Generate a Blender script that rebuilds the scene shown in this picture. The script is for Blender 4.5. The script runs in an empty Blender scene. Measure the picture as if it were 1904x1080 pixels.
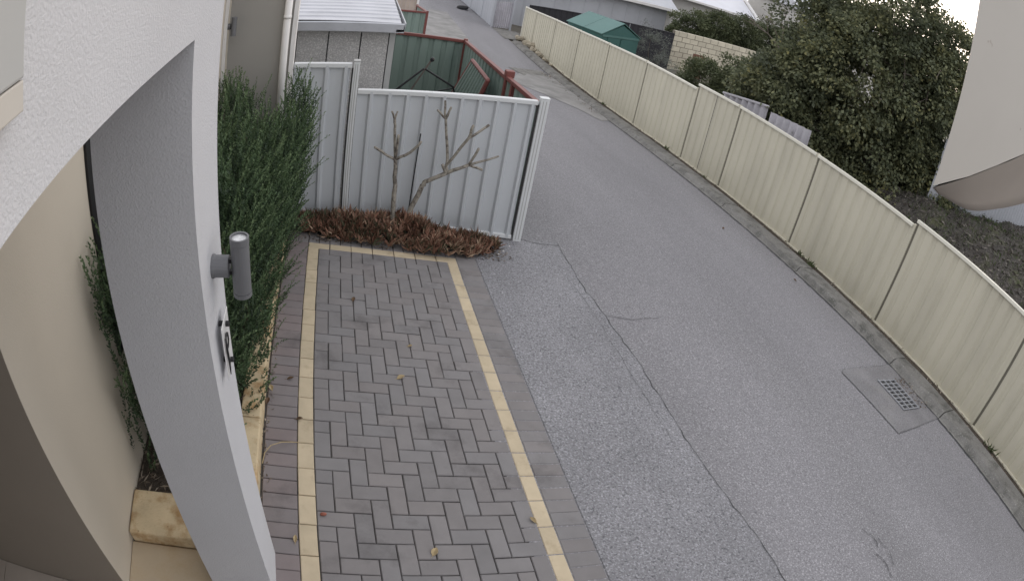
import bpy, math, random
import numpy as np
from mathutils import Vector, Matrix
RNG = np.random.default_rng(7); random.seed(7)
sc = bpy.context.scene
COL = sc.collection
R = math.radians

# ------------------------------------------------------------------ camera (wide security lens)
cd = bpy.data.cameras.new('camera'); cam = bpy.data.objects.new('camera', cd); COL.objects.link(cam); sc.camera = cam
cx, cy_, cz = (0.95769, -0.22881, 0.17458), (0.01301, -0.57158, -0.82044), (0.28751, 0.788, -0.54442)
cam.matrix_world = Matrix(((cx[0], -cy_[0], -cz[0], 0.21515), (cx[1], -cy_[1], -cz[1], -4.73509),
                           (cx[2], -cy_[2], -cz[2], 2.83934), (0, 0, 0, 1)))
cd.type = 'PANO'; cd.panorama_type = 'FISHEYE_LENS_POLYNOMIAL'; cd.fisheye_fov = R(200)
cd.fisheye_polynomial_k0 = 0.0
cd.fisheye_polynomial_k1 = -0.04511383848524156
cd.fisheye_polynomial_k2 = -5.9676938e-05
cd.fisheye_polynomial_k3 = -4.0758353e-06
cd.fisheye_polynomial_k4 = -4.5933054e-07
cd.sensor_fit = 'HORIZONTAL'; cd.sensor_width = 36; cd.sensor_height = 36 * 580 / 1024
cd.clip_start = 0.02; cd.clip_end = 3000

# ------------------------------------------------------------------ world, sun, exposure
SUN_AZ, SUN_EL = 60.0, 6.5          # degrees from +Y towards +X
w = bpy.data.worlds.new('World'); sc.world = w; w.use_nodes = True
nt = w.node_tree; nt.nodes.clear()
sky = nt.nodes.new('ShaderNodeTexSky'); sky.sky_type = 'NISHITA'; sky.sun_disc = False
sky.sun_elevation = R(SUN_EL); sky.sun_rotation = R(SUN_AZ); sky.dust_density = 2.5; sky.air_density = 1.0; sky.ozone_density = 1.0
hs = nt.nodes.new('ShaderNodeHueSaturation'); hs.inputs['Saturation'].default_value = 0.5
tc = nt.nodes.new('ShaderNodeTexCoord'); mp = nt.nodes.new('ShaderNodeMapping'); mp.inputs['Scale'].default_value = (1.2, 1.2, 7)
cn = nt.nodes.new('ShaderNodeTexNoise'); cn.inputs['Scale'].default_value = 2.2; cn.inputs['Detail'].default_value = 6
cr = nt.nodes.new('ShaderNodeMapRange'); cr.inputs[1].default_value = 0.35; cr.inputs[2].default_value = 0.7; cr.inputs[3].default_value = 0.85; cr.inputs[4].default_value = 1.35
vm = nt.nodes.new('ShaderNodeVectorMath'); vm.operation = 'SCALE'
bg = nt.nodes.new('ShaderNodeBackground'); bg.inputs['Strength'].default_value = 0.15
wo = nt.nodes.new('ShaderNodeOutputWorld')
L = nt.links.new
L(sky.outputs[0], hs.inputs['Color']); L(tc.outputs['Generated'], mp.inputs[0]); L(mp.outputs[0], cn.inputs[0]); L(cn.outputs[0], cr.inputs[0])
cm = nt.nodes.new('ShaderNodeMix'); cm.data_type = 'RGBA'; cm.inputs[0].default_value = 0.85; cm.inputs[7].default_value = (3.9, 3.85, 3.95, 1)   # thin high overcast
L(hs.outputs[0], cm.inputs[6]); L(cm.outputs[2], vm.inputs[0]); L(cr.outputs[0], vm.inputs['Scale']); L(vm.outputs[0], bg.inputs[0]); L(bg.outputs[0], wo.inputs[0])
sl = bpy.data.lights.new('sun', 'SUN'); sl.energy = 0.5; sl.angle = R(14); sl.color = (1.0, 0.86, 0.7)
so = bpy.data.objects.new('sun', sl); COL.objects.link(so); so.location = (30, 20, 12)
sd = Vector((math.sin(R(SUN_AZ)) * math.cos(R(SUN_EL)), math.cos(R(SUN_AZ)) * math.cos(R(SUN_EL)), math.sin(R(SUN_EL))))
so.rotation_euler = (-sd).to_track_quat('-Z', 'Y').to_euler()
vs = sc.view_settings; vs.view_transform = 'Standard'; vs.look = 'None'; vs.gamma = 1.0; vs.exposure = 1.15
try: vs.use_curve_mapping = False
except Exception: pass
sc.render.engine = 'CYCLES'; sc.cycles.use_denoising = True; sc.cycles.max_bounces = 6
sc.cycles.sample_clamp_indirect = 6.0

# ------------------------------------------------------------------ lie of the land
A, B = -0.1034, -0.07278
def fy(y):
    y = max(y, -9.0)
    if y < 9: return B * y
    t = min(y, 16.0) - 9
    return B * 9 + B * t - B * t * t / 14
def h(x, y): return A * min(max(x, -.9), 9.0) + fy(y)

# ------------------------------------------------------------------ materials
def srgb(r, g, b):
    f = lambda c: (c / 255 / 12.92) if c / 255 <= .04045 else ((c / 255 + .055) / 1.055) ** 2.4
    return (f(r), f(g), f(b))
def mat(name, col, rough=.8, var=.12, ns=3.0, rnd=0.0, tintcol=None, tintamt=1.0, bump=0.0, bs=60.0, bd=.004, speck=None, ss=120.0, sw=(.55, .7),
        metal=0.0, spec=.35, stain=None, sts=1.2, stw=(.55, .75), attr=None, trans=0.0, mscale=None, speck2=None, ss2=60.0, sw2=(.52, .66)):
    m = bpy.data.materials.new(name); m.use_nodes = True; t = m.node_tree; n = t.nodes; lk = t.links.new
    bs_ = n['Principled BSDF']; out = n['Material Output']
    bs_.inputs['Roughness'].default_value = rough; bs_.inputs['Metallic'].default_value = metal
    bs_.inputs['Specular IOR Level'].default_value = spec
    geo = n.new('ShaderNodeNewGeometry'); pos = geo.outputs['Position']
    if mscale:
        mm = n.new('ShaderNodeMapping'); mm.inputs['Scale'].default_value = mscale; lk(pos, mm.inputs[0]); pos_l = mm.outputs[0]
    else: pos_l = pos
    def noise(scale, detail=5, src=None, rgh=.55):
        q = n.new('ShaderNodeTexNoise'); q.inputs['Scale'].default_value = scale; q.inputs['Detail'].default_value = detail
        q.inputs['Roughness'].default_value = rgh; lk(src or pos, q.inputs['Vector']); return q.outputs[0]
    def mr(src, a, b, c, d):
        q = n.new('ShaderNodeMapRange'); lk(src, q.inputs[0])
        for i, v in enumerate((a, b, c, d)): q.inputs[i + 1].default_value = v
        return q.outputs[0]
    def mix(fac, c1, c2):
        q = n.new('ShaderNodeMix'); q.data_type = 'RGBA'
        if fac is not None: lk(fac, q.inputs[0])
        for k, c in ((6, c1), (7, c2)):
            if isinstance(c, tuple): q.inputs[k].default_value = (*c, 1)
            else: lk(c, q.inputs[k])
        return q.outputs[2]
    def scale(c, s):
        q = n.new('ShaderNodeVectorMath'); q.operation = 'SCALE'
        if isinstance(c, tuple): q.inputs[0].default_value = c
        else: lk(c, q.inputs[0])
        lk(s, q.inputs['Scale']); return q.outputs[0]
    c = col
    if attr and tintcol:
        a = n.new('ShaderNodeAttribute'); a.attribute_name = attr
        ramp = n.new('ShaderNodeValToRGB'); els = ramp.color_ramp.elements
        cols = [col] + tintcol
        els[0].color = (*cols[0], 1); els[1].color = (*cols[-1], 1); els[1].position = 1
        for i, q in enumerate(cols[1:-1]):
            e = els.new((i + 1) / (len(cols) - 1)); e.color = (*q, 1)
        lk(a.outputs['Fac'], ramp.inputs[0]); c = ramp.outputs[0]
    elif tintcol:
        oi = n.new('ShaderNodeObjectInfo'); c = mix(mr(oi.outputs['Random'], 0, 1, 0, tintamt), c, tintcol)
    if stain: c = mix(mr(noise(sts, 7, pos_l, .65), stw[0], stw[1], 0, 1), c, stain)
    if speck: c = mix(mr(noise(ss, 2), sw[0], sw[1], 0, 1), c, speck)
    if speck2: c = mix(mr(noise(ss2, 3), sw2[0], sw2[1], 0, 1), c, speck2)
    if var: c = scale(c, mr(noise(ns, 6, pos_l), .25, .75, 1 - var, 1 + var))
    if rnd:
        oi = n.new('ShaderNodeObjectInfo')
        wn = n.new('ShaderNodeTexWhiteNoise'); wn.noise_dimensions = '1D'; lk(oi.outputs['Random'], wn.inputs['W'])
        c = scale(c, mr(wn.outputs['Value'], 0, 1, 1 - rnd, 1 + rnd))
    if isinstance(c, tuple): bs_.inputs['Base Color'].default_value = (*c, 1)
    else: lk(c, bs_.inputs['Base Color'])
    if bump:
        bp = n.new('ShaderNodeBump'); bp.inputs['Strength'].default_value = bump; bp.inputs['Distance'].default_value = bd
        lk(noise(bs, 4), bp.inputs['Height']); lk(bp.outputs[0], bs_.inputs['Normal'])
    if trans:
        tr = n.new('ShaderNodeBsdfTranslucent'); ms = n.new('ShaderNodeMixShader'); ms.inputs[0].default_value = trans
        if isinstance(c, tuple): tr.inputs[0].default_value = (*c, 1)
        else: lk(c, tr.inputs[0])
        lk(bs_.outputs[0], ms.inputs[1]); lk(tr.outputs[0], ms.inputs[2]); lk(ms.outputs[0], out.inputs[0])
    return m
Mt = {}
Mt['asphalt'] = mat('asphalt', (.205, .202, .215), .85, .13, .9, speck=(.37, .365, .38), ss=70, sw=(.5, .7), speck2=(.11, .108, .115), ss2=60, sw2=(.52, .75), mscale=(1, .18, 1), bump=.4, bs=110, bd=.006, stain=(.18, .178, .185), sts=.7, stw=(.5, .75))
Mt['asphalt_coarse'] = mat('asphalt_coarse', (.215, .215, .228), .8, .14, 1.3, speck=(.37, .37, .395), ss=75, sw=(.5, .68), speck2=(.1, .1, .11), ss2=58, sw2=(.52, .7), bump=.8, bs=85, bd=.008)
Mt['asphalt_patch'] = mat('asphalt_patch', (.205, .202, .21), .85, .14, 2.5, speck=(.29, .285, .295), ss=75, sw=(.5, .72), speck2=(.11, .108, .115), ss2=60, sw2=(.52, .75), bump=.5, bs=110, bd=.005, stain=(.215, .21, .205), sts=1.6)
Mt['crack'] = mat('crack', (.075, .075, .078), .95, .2, 20)
Mt['concrete'] = mat('concrete', (.21, .205, .195), .9, .25, 2.5, stain=(.1, .1, .092), sts=5, stw=(.45, .65), bump=.5, bs=70, bd=.006, speck=(.4, .39, .37), ss=60, sw=(.6, .75))
Mt['concrete_light'] = mat('concrete_light', (.255, .25, .245), .9, .25, 2, stain=(.2, .2, .195), sts=1.4, stw=(.48, .64), bump=.3, bs=70)
Mt['sand_joint'] = mat('sand_joint', (.085, .08, .076), .95, .35, 25)
Mt['soil'] = mat('soil', (.075, .062, .05), .95, .35, 9, bump=.8, bs=40, bd=.02)
Mt['ground'] = mat('ground', (.13, .12, .1), .95, .3, 1.5, bump=.6, bs=20, bd=.02)
Mt['paver'] = mat('paver', (.206, .2, .203), .85, .09, 7, rnd=.06, tintcol=(.218, .199, .194), tintamt=.6, bump=.45, bs=240, bd=.002, speck=(.24, .23, .235), ss=260, sw=(.6, .75), stain=(.115, .108, .108), sts=2.4, stw=(.55, .75))
Mt['paver_red'] = mat('paver_red', (.208, .19, .192), .85, .09, 7, rnd=.07, tintcol=(.225, .187, .184), tintamt=.8, bump=.45, bs=240, bd=.002, speck=(.25, .22, .225), ss=260, sw=(.6, .75), stain=(.11, .1, .1), sts=2.4, stw=(.55, .75))
Mt['paver_cream'] = mat('paver_cream', (.51, .43, .305), .85, .1, 9, rnd=.06, bump=.4, bs=220, bd=.002, stain=(.38, .31, .21), sts=7, stw=(.56, .75))
Mt['render'] = mat('white_render', (.56, .565, .59), .9, .04, 2, bump=.55, bs=170, bd=.005, stain=(.52, .525, .545), sts=1.5)
Mt['render_smooth'] = mat('grey_render', (.56, .555, .555), .9, .04, 2, bump=.25, bs=220, bd=.003)
Mt['cream_wall'] = mat('cream_render', (.56, .51, .43), .9, .05, 1.4, bump=.25, bs=160, bd=.003, stain=(.51, .46, .38), sts=1.0)
Mt['wing_wall'] = mat('wing_render_shaded', (.33, .32, .3), .9, .05, 1.2, bump=.25, bs=160, bd=.003)  # base colour darkened to carry the shade on this wall's face
Mt['white_paint'] = mat('white_paint', (.72, .71, .7), .45, .05, 4)
Mt['tile'] = mat('porch_tile', (.5, .45, .4), .6, .08, 6, rnd=.05)
Mt['limestone'] = mat('limestone', (.6, .49, .32), .9, .16, 8, bump=.6, bs=60, bd=.006, stain=(.38, .24, .115), sts=6, stw=(.5, .66), speck=(.25, .17, .09), ss=55, sw=(.68, .76), rnd=.06)
Mt['lime_slab'] = mat('lime_slab', (.52, .43, .31), .85, .1, 5, bump=.3, bs=90, stain=(.42, .32, .2), sts=2.5)
Mt['cream_steel'] = mat('cream_steel', (.56, .53, .43), .5, .07, 1.5, rnd=.03, spec=.4, stain=(.45, .425, .345), sts=1.1, stw=(.5, .75), mscale=(1, 1, .3))
Mt['cream_rail'] = mat('cream_rail', (.74, .72, .63), .4, .04, 3, spec=.45)
Mt['grey_steel'] = mat('grey_steel', (.5, .525, .55), .45, .05, 1.5, spec=.4, stain=(.44, .46, .48), sts=1.6, mscale=(1, 1, .3))
Mt['grey_rail'] = mat('grey_rail', (.62, .64, .65), .4, .05, 3, spec=.45)
Mt['dark_gap_paint'] = mat('dark_gap_paint', (.05, .05, .05), .8, 0)  # near-black colour that paints in the darkness of gaps
Mt['slot_shade'] = mat('painted_slot_shadow', (.17, .16, .13), .8, 0)  # shadow inside the fence post slots, put into the colour
Mt['green_steel'] = mat('green_steel', (.2, .26, .23), .5, .1, 2, spec=.35, stain=(.14, .19, .175), sts=2, mscale=(1, 1, .3))
Mt['red_rail'] = mat('red_rail', (.17, .058, .05), .5, .12, 3, spec=.35)
Mt['galv'] = mat('galvanised', (.45, .465, .5), .38, .1, 4, metal=.35, spec=.5, stain=(.33, .34, .37), sts=2.5)
Mt['zinc_roof'] = mat('zinc_roof', (.5, .51, .55), .4, .12, 3, metal=.3, stain=(.36, .37, .4), sts=1.2)
Mt['pebbledash'] = mat('pebbledash', (.42, .415, .41), .95, .08, 2, speck=(.58, .57, .56), ss=60, sw=(.5, .62), bump=1.0, bs=70, bd=.012)
Mt['flash'] = mat('grey_flashing', (.4, .405, .4), .7, .06, 3)
Mt['light_grey_sheet'] = mat('light_grey_sheet', (.4, .415, .45), .55, .08, 1.2, stain=(.38, .39, .43), sts=1.5, mscale=(1, 1, .3))
Mt['fibro'] = mat('fibro_sheet', (.46, .45, .49), .9, .15, 2, stain=(.33, .32, .34), sts=3)
Mt['lamp'] = mat('charcoal_aluminium', (.165, .168, .178), .5, .08, 10, metal=.2, spec=.4, bump=.15, bs=300, bd=.001)
Mt['lamp_glass'] = mat('lamp_glass', (.62, .63, .64), .15, .35, 90, spec=.6)
Mt['black'] = mat('black_metal', (.018, .018, .02), .5, .1, 20)
Mt['acrylic'] = mat('white_acrylic', (.7, .7, .7), .3, .02, 5, spec=.5)
Mt['glass_dark'] = mat('dark_glass', (.012, .013, .015), .08, 0, spec=.6)
Mt['bark_frang'] = mat('frangipani_bark', (.27, .25, .215), .85, .3, 30, stain=(.1, .085, .075), sts=22, stw=(.48, .62), bump=.5, bs=90, bd=.004)
Mt['bark'] = mat('bark', (.11, .095, .08), .9, .3, 14, bump=.7, bs=40, bd=.01)
Mt['twig'] = mat('twig_bark', (.17, .14, .125), .9, .25, 20)
Mt['stem_wood'] = mat('shrub_wood', (.09, .07, .05), .9, .25, 20)
Mt['rosemary'] = mat('rosemary_leaf', (.035, .055, .035), .6, .2, 6, attr='tint', tintcol=[(.08, .13, .062), (.18, .245, .125)], trans=.12, spec=.3)
Mt['succulent'] = mat('succulent_leaf', (.075, .085, .05), .55, .25, 8, attr='tint', tintcol=[(.18, .1, .07), (.31, .165, .115), (.47, .35, .25)], trans=.1, spec=.3)
Mt['leaf_dark'] = mat('tree_leaf', (.09, .105, .072), .5, .2, 2, attr='tint', tintcol=[(.145, .165, .1), (.21, .22, .12), (.33, .31, .14)], trans=.3, spec=.3)
Mt['leaf_bush'] = mat('bush_leaf', (.065, .08, .045), .55, .2, 2, attr='tint', tintcol=[(.105, .125, .065), (.16, .17, .09)], trans=.25, spec=.3)
Mt['leaf_olive'] = mat('olive_leaf', (.14, .155, .14), .6, .2, 2, attr='tint', tintcol=[(.17, .19, .165)], trans=.2)
Mt['dry'] = mat('dry_chip', (.1, .078, .06), .9, .3, 30, attr='tint', tintcol=[(.19, .155, .12), (.38, .33, .27)])
Mt['yard_chip'] = mat('yard_chip', (.06, .052, .044), .9, .3, 30, attr='tint', tintcol=[(.11, .1, .088), (.22, .2, .175)])
Mt['mulch'] = mat('mulch_soil', (.07, .064, .058), .95, .4, 12, speck=(.17, .155, .14), ss=22, sw=(.58, .68), bump=1.0, bs=18, bd=.05, stain=(.08, .085, .045), sts=1.6, stw=(.52, .66))
Mt['leaf_yellow'] = mat('dry_yellow_leaf', (.38, .3, .175), .8, .25, 40)
Mt['leaf_brown'] = mat('dry_brown_leaf', (.12, .075, .045), .8, .25, 40)
Mt['seed_red'] = mat('seed_red', (.26, .09, .06), .6, .25, 60)
Mt['weed'] = mat('weed_leaf', (.06, .085, .03), .7, .2, 10, trans=.2)
Mt['green_shed'] = mat('green_shed_sheet', (.045, .125, .115), .5, .08, 2, stain=(.035, .1, .095), sts=2)
Mt['green_shed_roof'] = mat('green_shed_roof', (.085, .18, .168), .45, .08, 2)
Mt['black_fence'] = mat('charcoal_fence_sheet', (.028, .028, .034), .6, .1, 2)
Mt['block'] = mat('limestone_block', (.56, .52, .42), .9, .1, 3, rnd=.1, bump=.4, bs=30, bd=.01)
Mt['mortar'] = mat('mortar', (.2, .18, .15), .95, .1, 4)
Mt['house_grey'] = mat('house_grey_cladding', (.46, .475, .51), .7, .08, 1.5, stain=(.4, .41, .44), sts=1)
Mt['white_roof'] = mat('pale_metal_roof', (.66, .67, .72), .4, .05, 1.5)
Mt['brick_brown'] = mat('brown_timber', (.17, .085, .06), .85, .2, 6)
Mt['pale_wall'] = mat('pale_house_wall', (.5, .49, .47), .9, .08, 2)
Mt['rock'] = mat('rubble_rock', (.36, .32, .25), .95, .25, 6, rnd=.25, bump=.8, bs=25, bd=.02)
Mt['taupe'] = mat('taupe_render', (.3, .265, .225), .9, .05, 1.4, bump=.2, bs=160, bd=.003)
Mt['eave_shade'] = mat('painted_eave_shade', (.34, .3, .265), .7, .06, 5)  # eave colour darkened and browned, painting in the underside's shade
Mt['eave'] = mat('eave_paint', (.5, .475, .435), .6, .04, 5, speck=(.4, .36, .32), ss=45, sw=(.74, .78))
Mt['rubber'] = mat('rubber', (.03, .03, .032), .8, .2, 8)
Mt['timber_pale'] = mat('pale_boards', (.42, .35, .3), .8, .12, 4, rnd=.1)

# ------------------------------------------------------------------ mesh helpers
def link(o, parent=None, **props):
    COL.objects.link(o)
    if parent is not None: o.parent = parent
    for k, v in props.items(): o[k] = v
    return o
def tag(o, label=None, cat=None, group=None, kind=None):
    if label: o['label'] = label
    if cat: o['category'] = cat
    if group: o['group'] = group
    if kind: o['kind'] = kind
    return o
def thing(name, loc, label, cat, group=None):
    o = bpy.data.objects.new(name, None); o.empty_display_size = .1; o.location = loc; COL.objects.link(o)
    return tag(o, label, cat, group)
class MB:
    def __init__(s): s.v = []; s.f = []
    def add(s, vs, fs):
        b = len(s.v); s.v += [tuple(q) for q in vs]; s.f += [tuple(b + i for i in f) for f in fs]; return s
    def box(s, x0, x1, y0, y1, z0, z1):
        return s.add([(x0, y0, z0), (x1, y0, z0), (x1, y1, z0), (x0, y1, z0), (x0, y0, z1), (x1, y0, z1), (x1, y1, z1), (x0, y1, z1)],
                     [(3, 2, 1, 0), (4, 5, 6, 7), (0, 1, 5, 4), (1, 2, 6, 5), (2, 3, 7, 6), (3, 0, 4, 7)])
    def hexa(s, low, high):   # two quads, counterclockwise seen from above
        return s.add(list(low) + list(high), [(3, 2, 1, 0), (4, 5, 6, 7), (0, 1, 5, 4), (1, 2, 6, 5), (2, 3, 7, 6), (3, 0, 4, 7)])
    def prism(s, poly, ext):   # polygon and an extrusion vector
        n = len(poly); e = Vector(ext); p = [Vector(q) for q in poly]
        return s.add(p + [q + e for q in p], [tuple(range(n))[::-1], tuple(range(n, 2 * n))] + [(i, (i + 1) % n, n + (i + 1) % n, n + i) for i in range(n)])
    def tube(s, pts, rad, n=8, cap=True):
        P = [Vector(p) for p in pts]
        if not hasattr(rad, '__len__'): rad = [rad] * len(P)
        rad = list(rad)
        if cap:
            d0 = (P[0] - P[1]).normalized(); d1 = (P[-1] - P[-2]).normalized()
            P = [P[0] + d0 * rad[0] * .5] + P + [P[-1] + d1 * rad[-1] * .6]; rad = [rad[0] * .5] + rad + [rad[-1] * .5]
        b = len(s.v); up = Vector((.31, .22, .93))
        for i, p in enumerate(P):
            d = (P[min(i + 1, len(P) - 1)] - P[max(i - 1, 0)]).normalized()
            a = d.cross(up)
            if a.length < .1: a = d.cross(Vector((1, 0, 0)))
            a.normalize(); c = d.cross(a)
            for k in range(n):
                t = 2 * math.pi * k / n; s.v.append(tuple(p + (a * math.cos(t) + c * math.sin(t)) * rad[i]))
        for i in range(len(P) - 1):
            for k in range(n):
                s.f.append((b + i * n + k, b + i * n + (k + 1) % n, b + (i + 1) * n + (k + 1) % n, b + (i + 1) * n + k))
        s.f.append(tuple(b + k for k in range(n))[::-1]); s.f.append(tuple(b + (len(P) - 1) * n + k for k in range(n)))
        return s
    def mesh(s, name, m, smooth=False):
        me = bpy.data.meshes.new(name); me.from_pydata(s.v, [], s.f); me.materials.append(m)
        if smooth: me.polygons.foreach_set('use_smooth', [True] * len(me.polygons))
        me.update(); return me
    def build(s, name, m, parent=None, smooth=False, off=None, **props):
        if parent is not None and off is None:
            off = Vector((0, 0, 0)); q = parent
            while q is not None: off = off + q.location; q = q.parent
        if off is not None: s.v = [(a - off[0], b - off[1], c - off[2]) for a, b, c in s.v]
        o = bpy.data.objects.new(name, s.mesh(name, m, smooth)); link(o, parent)
        for k, v in props.items(): o[k] = v
        return o
def bevel(o, wd=.004, seg=2):
    m = o.modifiers.new('bevel', 'BEVEL'); m.width = wd; m.segments = seg; m.limit_method = 'ANGLE'; return o
def npmesh(name, V, nper, m, tint=None):      # V: (N, nper, 3) separate polygons
    N = len(V); me = bpy.data.meshes.new(name)
    me.vertices.add(N * nper); me.vertices.foreach_set('co', V.reshape(-1).astype(np.float32))
    me.loops.add(N * nper); me.loops.foreach_set('vertex_index', np.arange(N * nper, dtype=np.int32))
    me.polygons.add(N); me.polygons.foreach_set('loop_start', np.arange(0, N * nper, nper, dtype=np.int32))
    if tint is not None:
        at = me.attributes.new('tint', 'FLOAT', 'POINT'); at.data.foreach_set('value', np.repeat(np.clip(tint, 0, 1), nper).astype(np.float32))
    me.materials.append(m); me.update(calc_edges=True); return me
def unit(v): return v / (np.linalg.norm(v, axis=-1, keepdims=True) + 1e-9)
def leaves(C, axis, length, width, fold=.25):   # diamond leaves, one quad each
    N = len(C); ax = unit(axis); r = unit(np.cross(ax, RNG.normal(size=(N, 3)))); nn = np.cross(ax, r)
    l = np.broadcast_to(np.asarray(length, float), (N,))[:, None]; wd = np.broadcast_to(np.asarray(width, float), (N,))[:, None]
    a = C; b = C + ax * l * .45 + r * wd * .5 + nn * wd * fold; c = C + ax * l; d = C + ax * l * .45 - r * wd * .5 + nn * wd * fold
    return np.stack([a, b, c, d], 1)
def sheet(name, xs, ys, off, m, zf=h, parent=None):
    v = [(x, y, zf(x, y) + off) for y in ys for x in xs]; n = len(xs)
    f = [(j * n + i, j * n + i + 1, (j + 1) * n + i + 1, (j + 1) * n + i) for j in range(len(ys) - 1) for i in range(n - 1)]
    me = bpy.data.meshes.new(name); me.from_pydata(v, [], f); me.materials.append(m); me.update()
    return tag(link(bpy.data.objects.new(name, me), parent), kind='structure')
def poly_sheet(name, pts, off, m, parent=None):
    me = bpy.data.meshes.new(name); me.from_pydata([(x, y, h(x, y) + off) for x, y in pts], [], [tuple(range(len(pts)))]); me.materials.append(m); me.update()
    o = link(bpy.data.objects.new(name, me), parent)
    if parent is None: o['kind'] = 'structure'
    return o

# ------------------------------------------------------------------ ground, lane
gx = [-400, -120, -40, -12, -6, -3.3, -1.5, -.9, -.42, -.40, 0, 1.5, 3, 5, 7, 9, 12, 18, 30, 60, 140, 400]
gy = [-400, -100, -30, -12, -9, -6.5, -6, -5, -4, -3.24, -3.2, -3, 0, 3, 6, 9, 10, 11, 12, 13, 14, 15, 16, 20, 26, 34, 50, 120, 450, 900]
sheet('ground', gx, gy, -.05, Mt['ground'], zf=lambda x, y: min(h(x, y), .1) if x < -.41 and -6.6 < y < -3.22 else h(x, y))
ly = [-9, -6, -3, 0, 3, 6, 9, 10, 11, 12, 13, 14, 15, 16, 20, 26, 34, 50]
sheet('lane', [1.2, 2.63, 4, 6.64], ly, -.004, Mt['asphalt'])
tag(sheet('lane_far_verge', [-1.0, 1.2], [4.9, 6, 9, 10, 11, 12, 13, 14, 15, 16, 20, 26, 34], -.006, Mt['asphalt']), kind='structure')
# older coarse strip beside the driveway, ragged seam
seam = [(2.60, .75), (2.59, .3), (2.575, -.15), (2.61, -.73), (2.64, -1.39), (2.63, -2.0), (2.625, -2.48), (2.68, -3.0), (2.73, -3.39), (2.75, -4.2), (2.74, -6.0)]
poly_sheet('lane_strip', [(1.572, -6.0), (1.572, .12), (1.66, .3), (1.9, .55), (2.18, .72)] + seam, .001, Mt['asphalt_coarse'])
def crack(name, pts, wd, parent=None, seed=1):
    r = random.Random(seed); P = []
    for (a, b) in zip(pts[:-1], pts[1:]):
        n = max(2, int(math.dist(a, b) / .06))
        for i in range(n): t = i / n; P.append((a[0] + (b[0] - a[0]) * t + r.gauss(0, .006), a[1] + (b[1] - a[1]) * t + r.gauss(0, .006)))
    P.append(pts[-1]); Lf, Rt = [], []
    for i, q in enumerate(P):
        a = Vector(P[max(i - 1, 0)]); b = Vector(P[min(i + 1, len(P) - 1)]); d = (b - a).normalized(); nn = Vector((-d.y, d.x)); k = wd * r.uniform(.25, 1.0) / 2
        Lf.append((q[0] + nn.x * k, q[1] + nn.y * k)); Rt.append((q[0] - nn.x * k, q[1] - nn.y * k))
    v = [(x, y, h(x, y) + .005) for x, y in Lf + Rt]; n = len(P)
    me = bpy.data.meshes.new(name); me.from_pydata(v, [], [(i, n + i, n + i + 1, i + 1) for i in range(n - 1)]); me.materials.append(Mt['crack']); me.update()
    return tag(link(bpy.data.objects.new(name, me), parent), kind='structure')
crack('lane_crack', seam, .009, seed=2)
crack('lane_crack', [(2.45, -.07), (2.5, -.54), (2.5, -1.21), (2.49, -1.97), (2.5, -2.5)], .0035, seed=3)
crack('lane_crack', [(2.6, -.69), (2.89, -.71), (3.26, -.62)], .008, seed=4)
crack('lane_crack', [(2.18, .72), (2.4, .66), (2.60, .68)], .012, seed=5)
# patch round the drain
poly_sheet('lane_patch', [(5.34, -1.45), (5.43, -1.40), (6.62, -1.30), (6.62, -2.42), (5.62, -2.52), (5.42, -2.54)], .0035, Mt['asphalt_patch'])
crack('lane_crack', [(6.55, -1.31), (5.43, -1.40), (5.34, -1.47), (5.42, -2.54), (5.62, -2.52), (6.0, -2.5)], .006, seed=8)
for k_, q_ in enumerate(([(3.78, -3.5), (3.86, -3.62), (3.83, -3.74)], [(3.9, -3.66), (3.94, -3.8), (3.88, -3.95)], [(3.75, -3.78), (3.8, -3.92), (3.77, -4.05)])): crack('lane_crack', q_, .01, seed=20 + k_)
# concrete crossings further down the lane
poly_sheet('concrete_crossing', [(4.7, 11.2), (5.6, 13.2), (6.6, 13.6), (6.62, 8.6), (6.3, 8.3), (6.0, 9.2), (5.4, 10.2)], .004, Mt['concrete_light'])
poly_sheet('drain_cover_slab', [(5.2, 13.4), (6.5, 14.0), (6.55, 12.2), (5.6, 11.9)], .009, Mt['concrete'])
poly_sheet('concrete_crossing', [(2.6, 12.2), (3.6, 13.2), (4.6, 17), (4.7, 24), (3.8, 24), (2.9, 16.5)], .004, Mt['concrete_light'])
poly_sheet('concrete_apron', [(6.45, 19.3), (7.9, 19.9), (7.6, 22.0), (6.46, 21.9)], .012, Mt['concrete'])

# kerb, one object per concrete length
kerb = tag(bpy.data.objects.new('kerb', None), kind='structure'); COL.objects.link(kerb)
kj = [-8.2, -4.8, -2.42, -1.28, 1.08, 3.38, 5.35, 7.7, 10.0, 12.3, 14.6, 16.9, 18.9]
prof = [(6.625, -.05), (6.625, .004), (6.665, .012), (6.71, .075), (6.76, .09), (7.02, .10), (7.04, .085), (7.04, -.05)]
for i, (a, b) in enumerate(zip(kj[:-1], kj[1:])):
    m = MB(); a += .008; b -= .008; n = len(prof); st = 4
    jit = [random.gauss(0, .004) for _ in prof]
    vs_ = []
    for k in range(st + 1):
        y = a + (b - a) * k / st
        vs_ += [(x + random.gauss(0, .0035), y, h(x, y) + z + (random.gauss(0, .003) if z > 0 else 0)) for (x, z), j in zip(prof, jit)]
    fs_ = [(k * n + q, k * n + q + 1, (k + 1) * n + q + 1, (k + 1) * n + q) for k in range(st) for q in range(n - 1)]
    fs_ += [tuple(range(n)), tuple(st * n + q for q in range(n))[::-1]]
    m.add(vs_, fs_); m.build('kerb_stone', Mt['concrete'], kerb)
sheet('verge_soil', [7.04, 7.12, 7.2, 7.29], list(np.arange(-8, 19.9, .5)), .055, Mt['soil'], zf=lambda x, y: h(x, y) + .02 * math.sin(x * 40 + y * 3.1) * math.sin(y * 5.3))

crack('gutter_joint', [(6.612, -8), (6.612, -4), (6.61, 0), (6.61, 4), (6.61, 8), (6.61, 12), (6.61, 18)], .045, seed=11)
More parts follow.
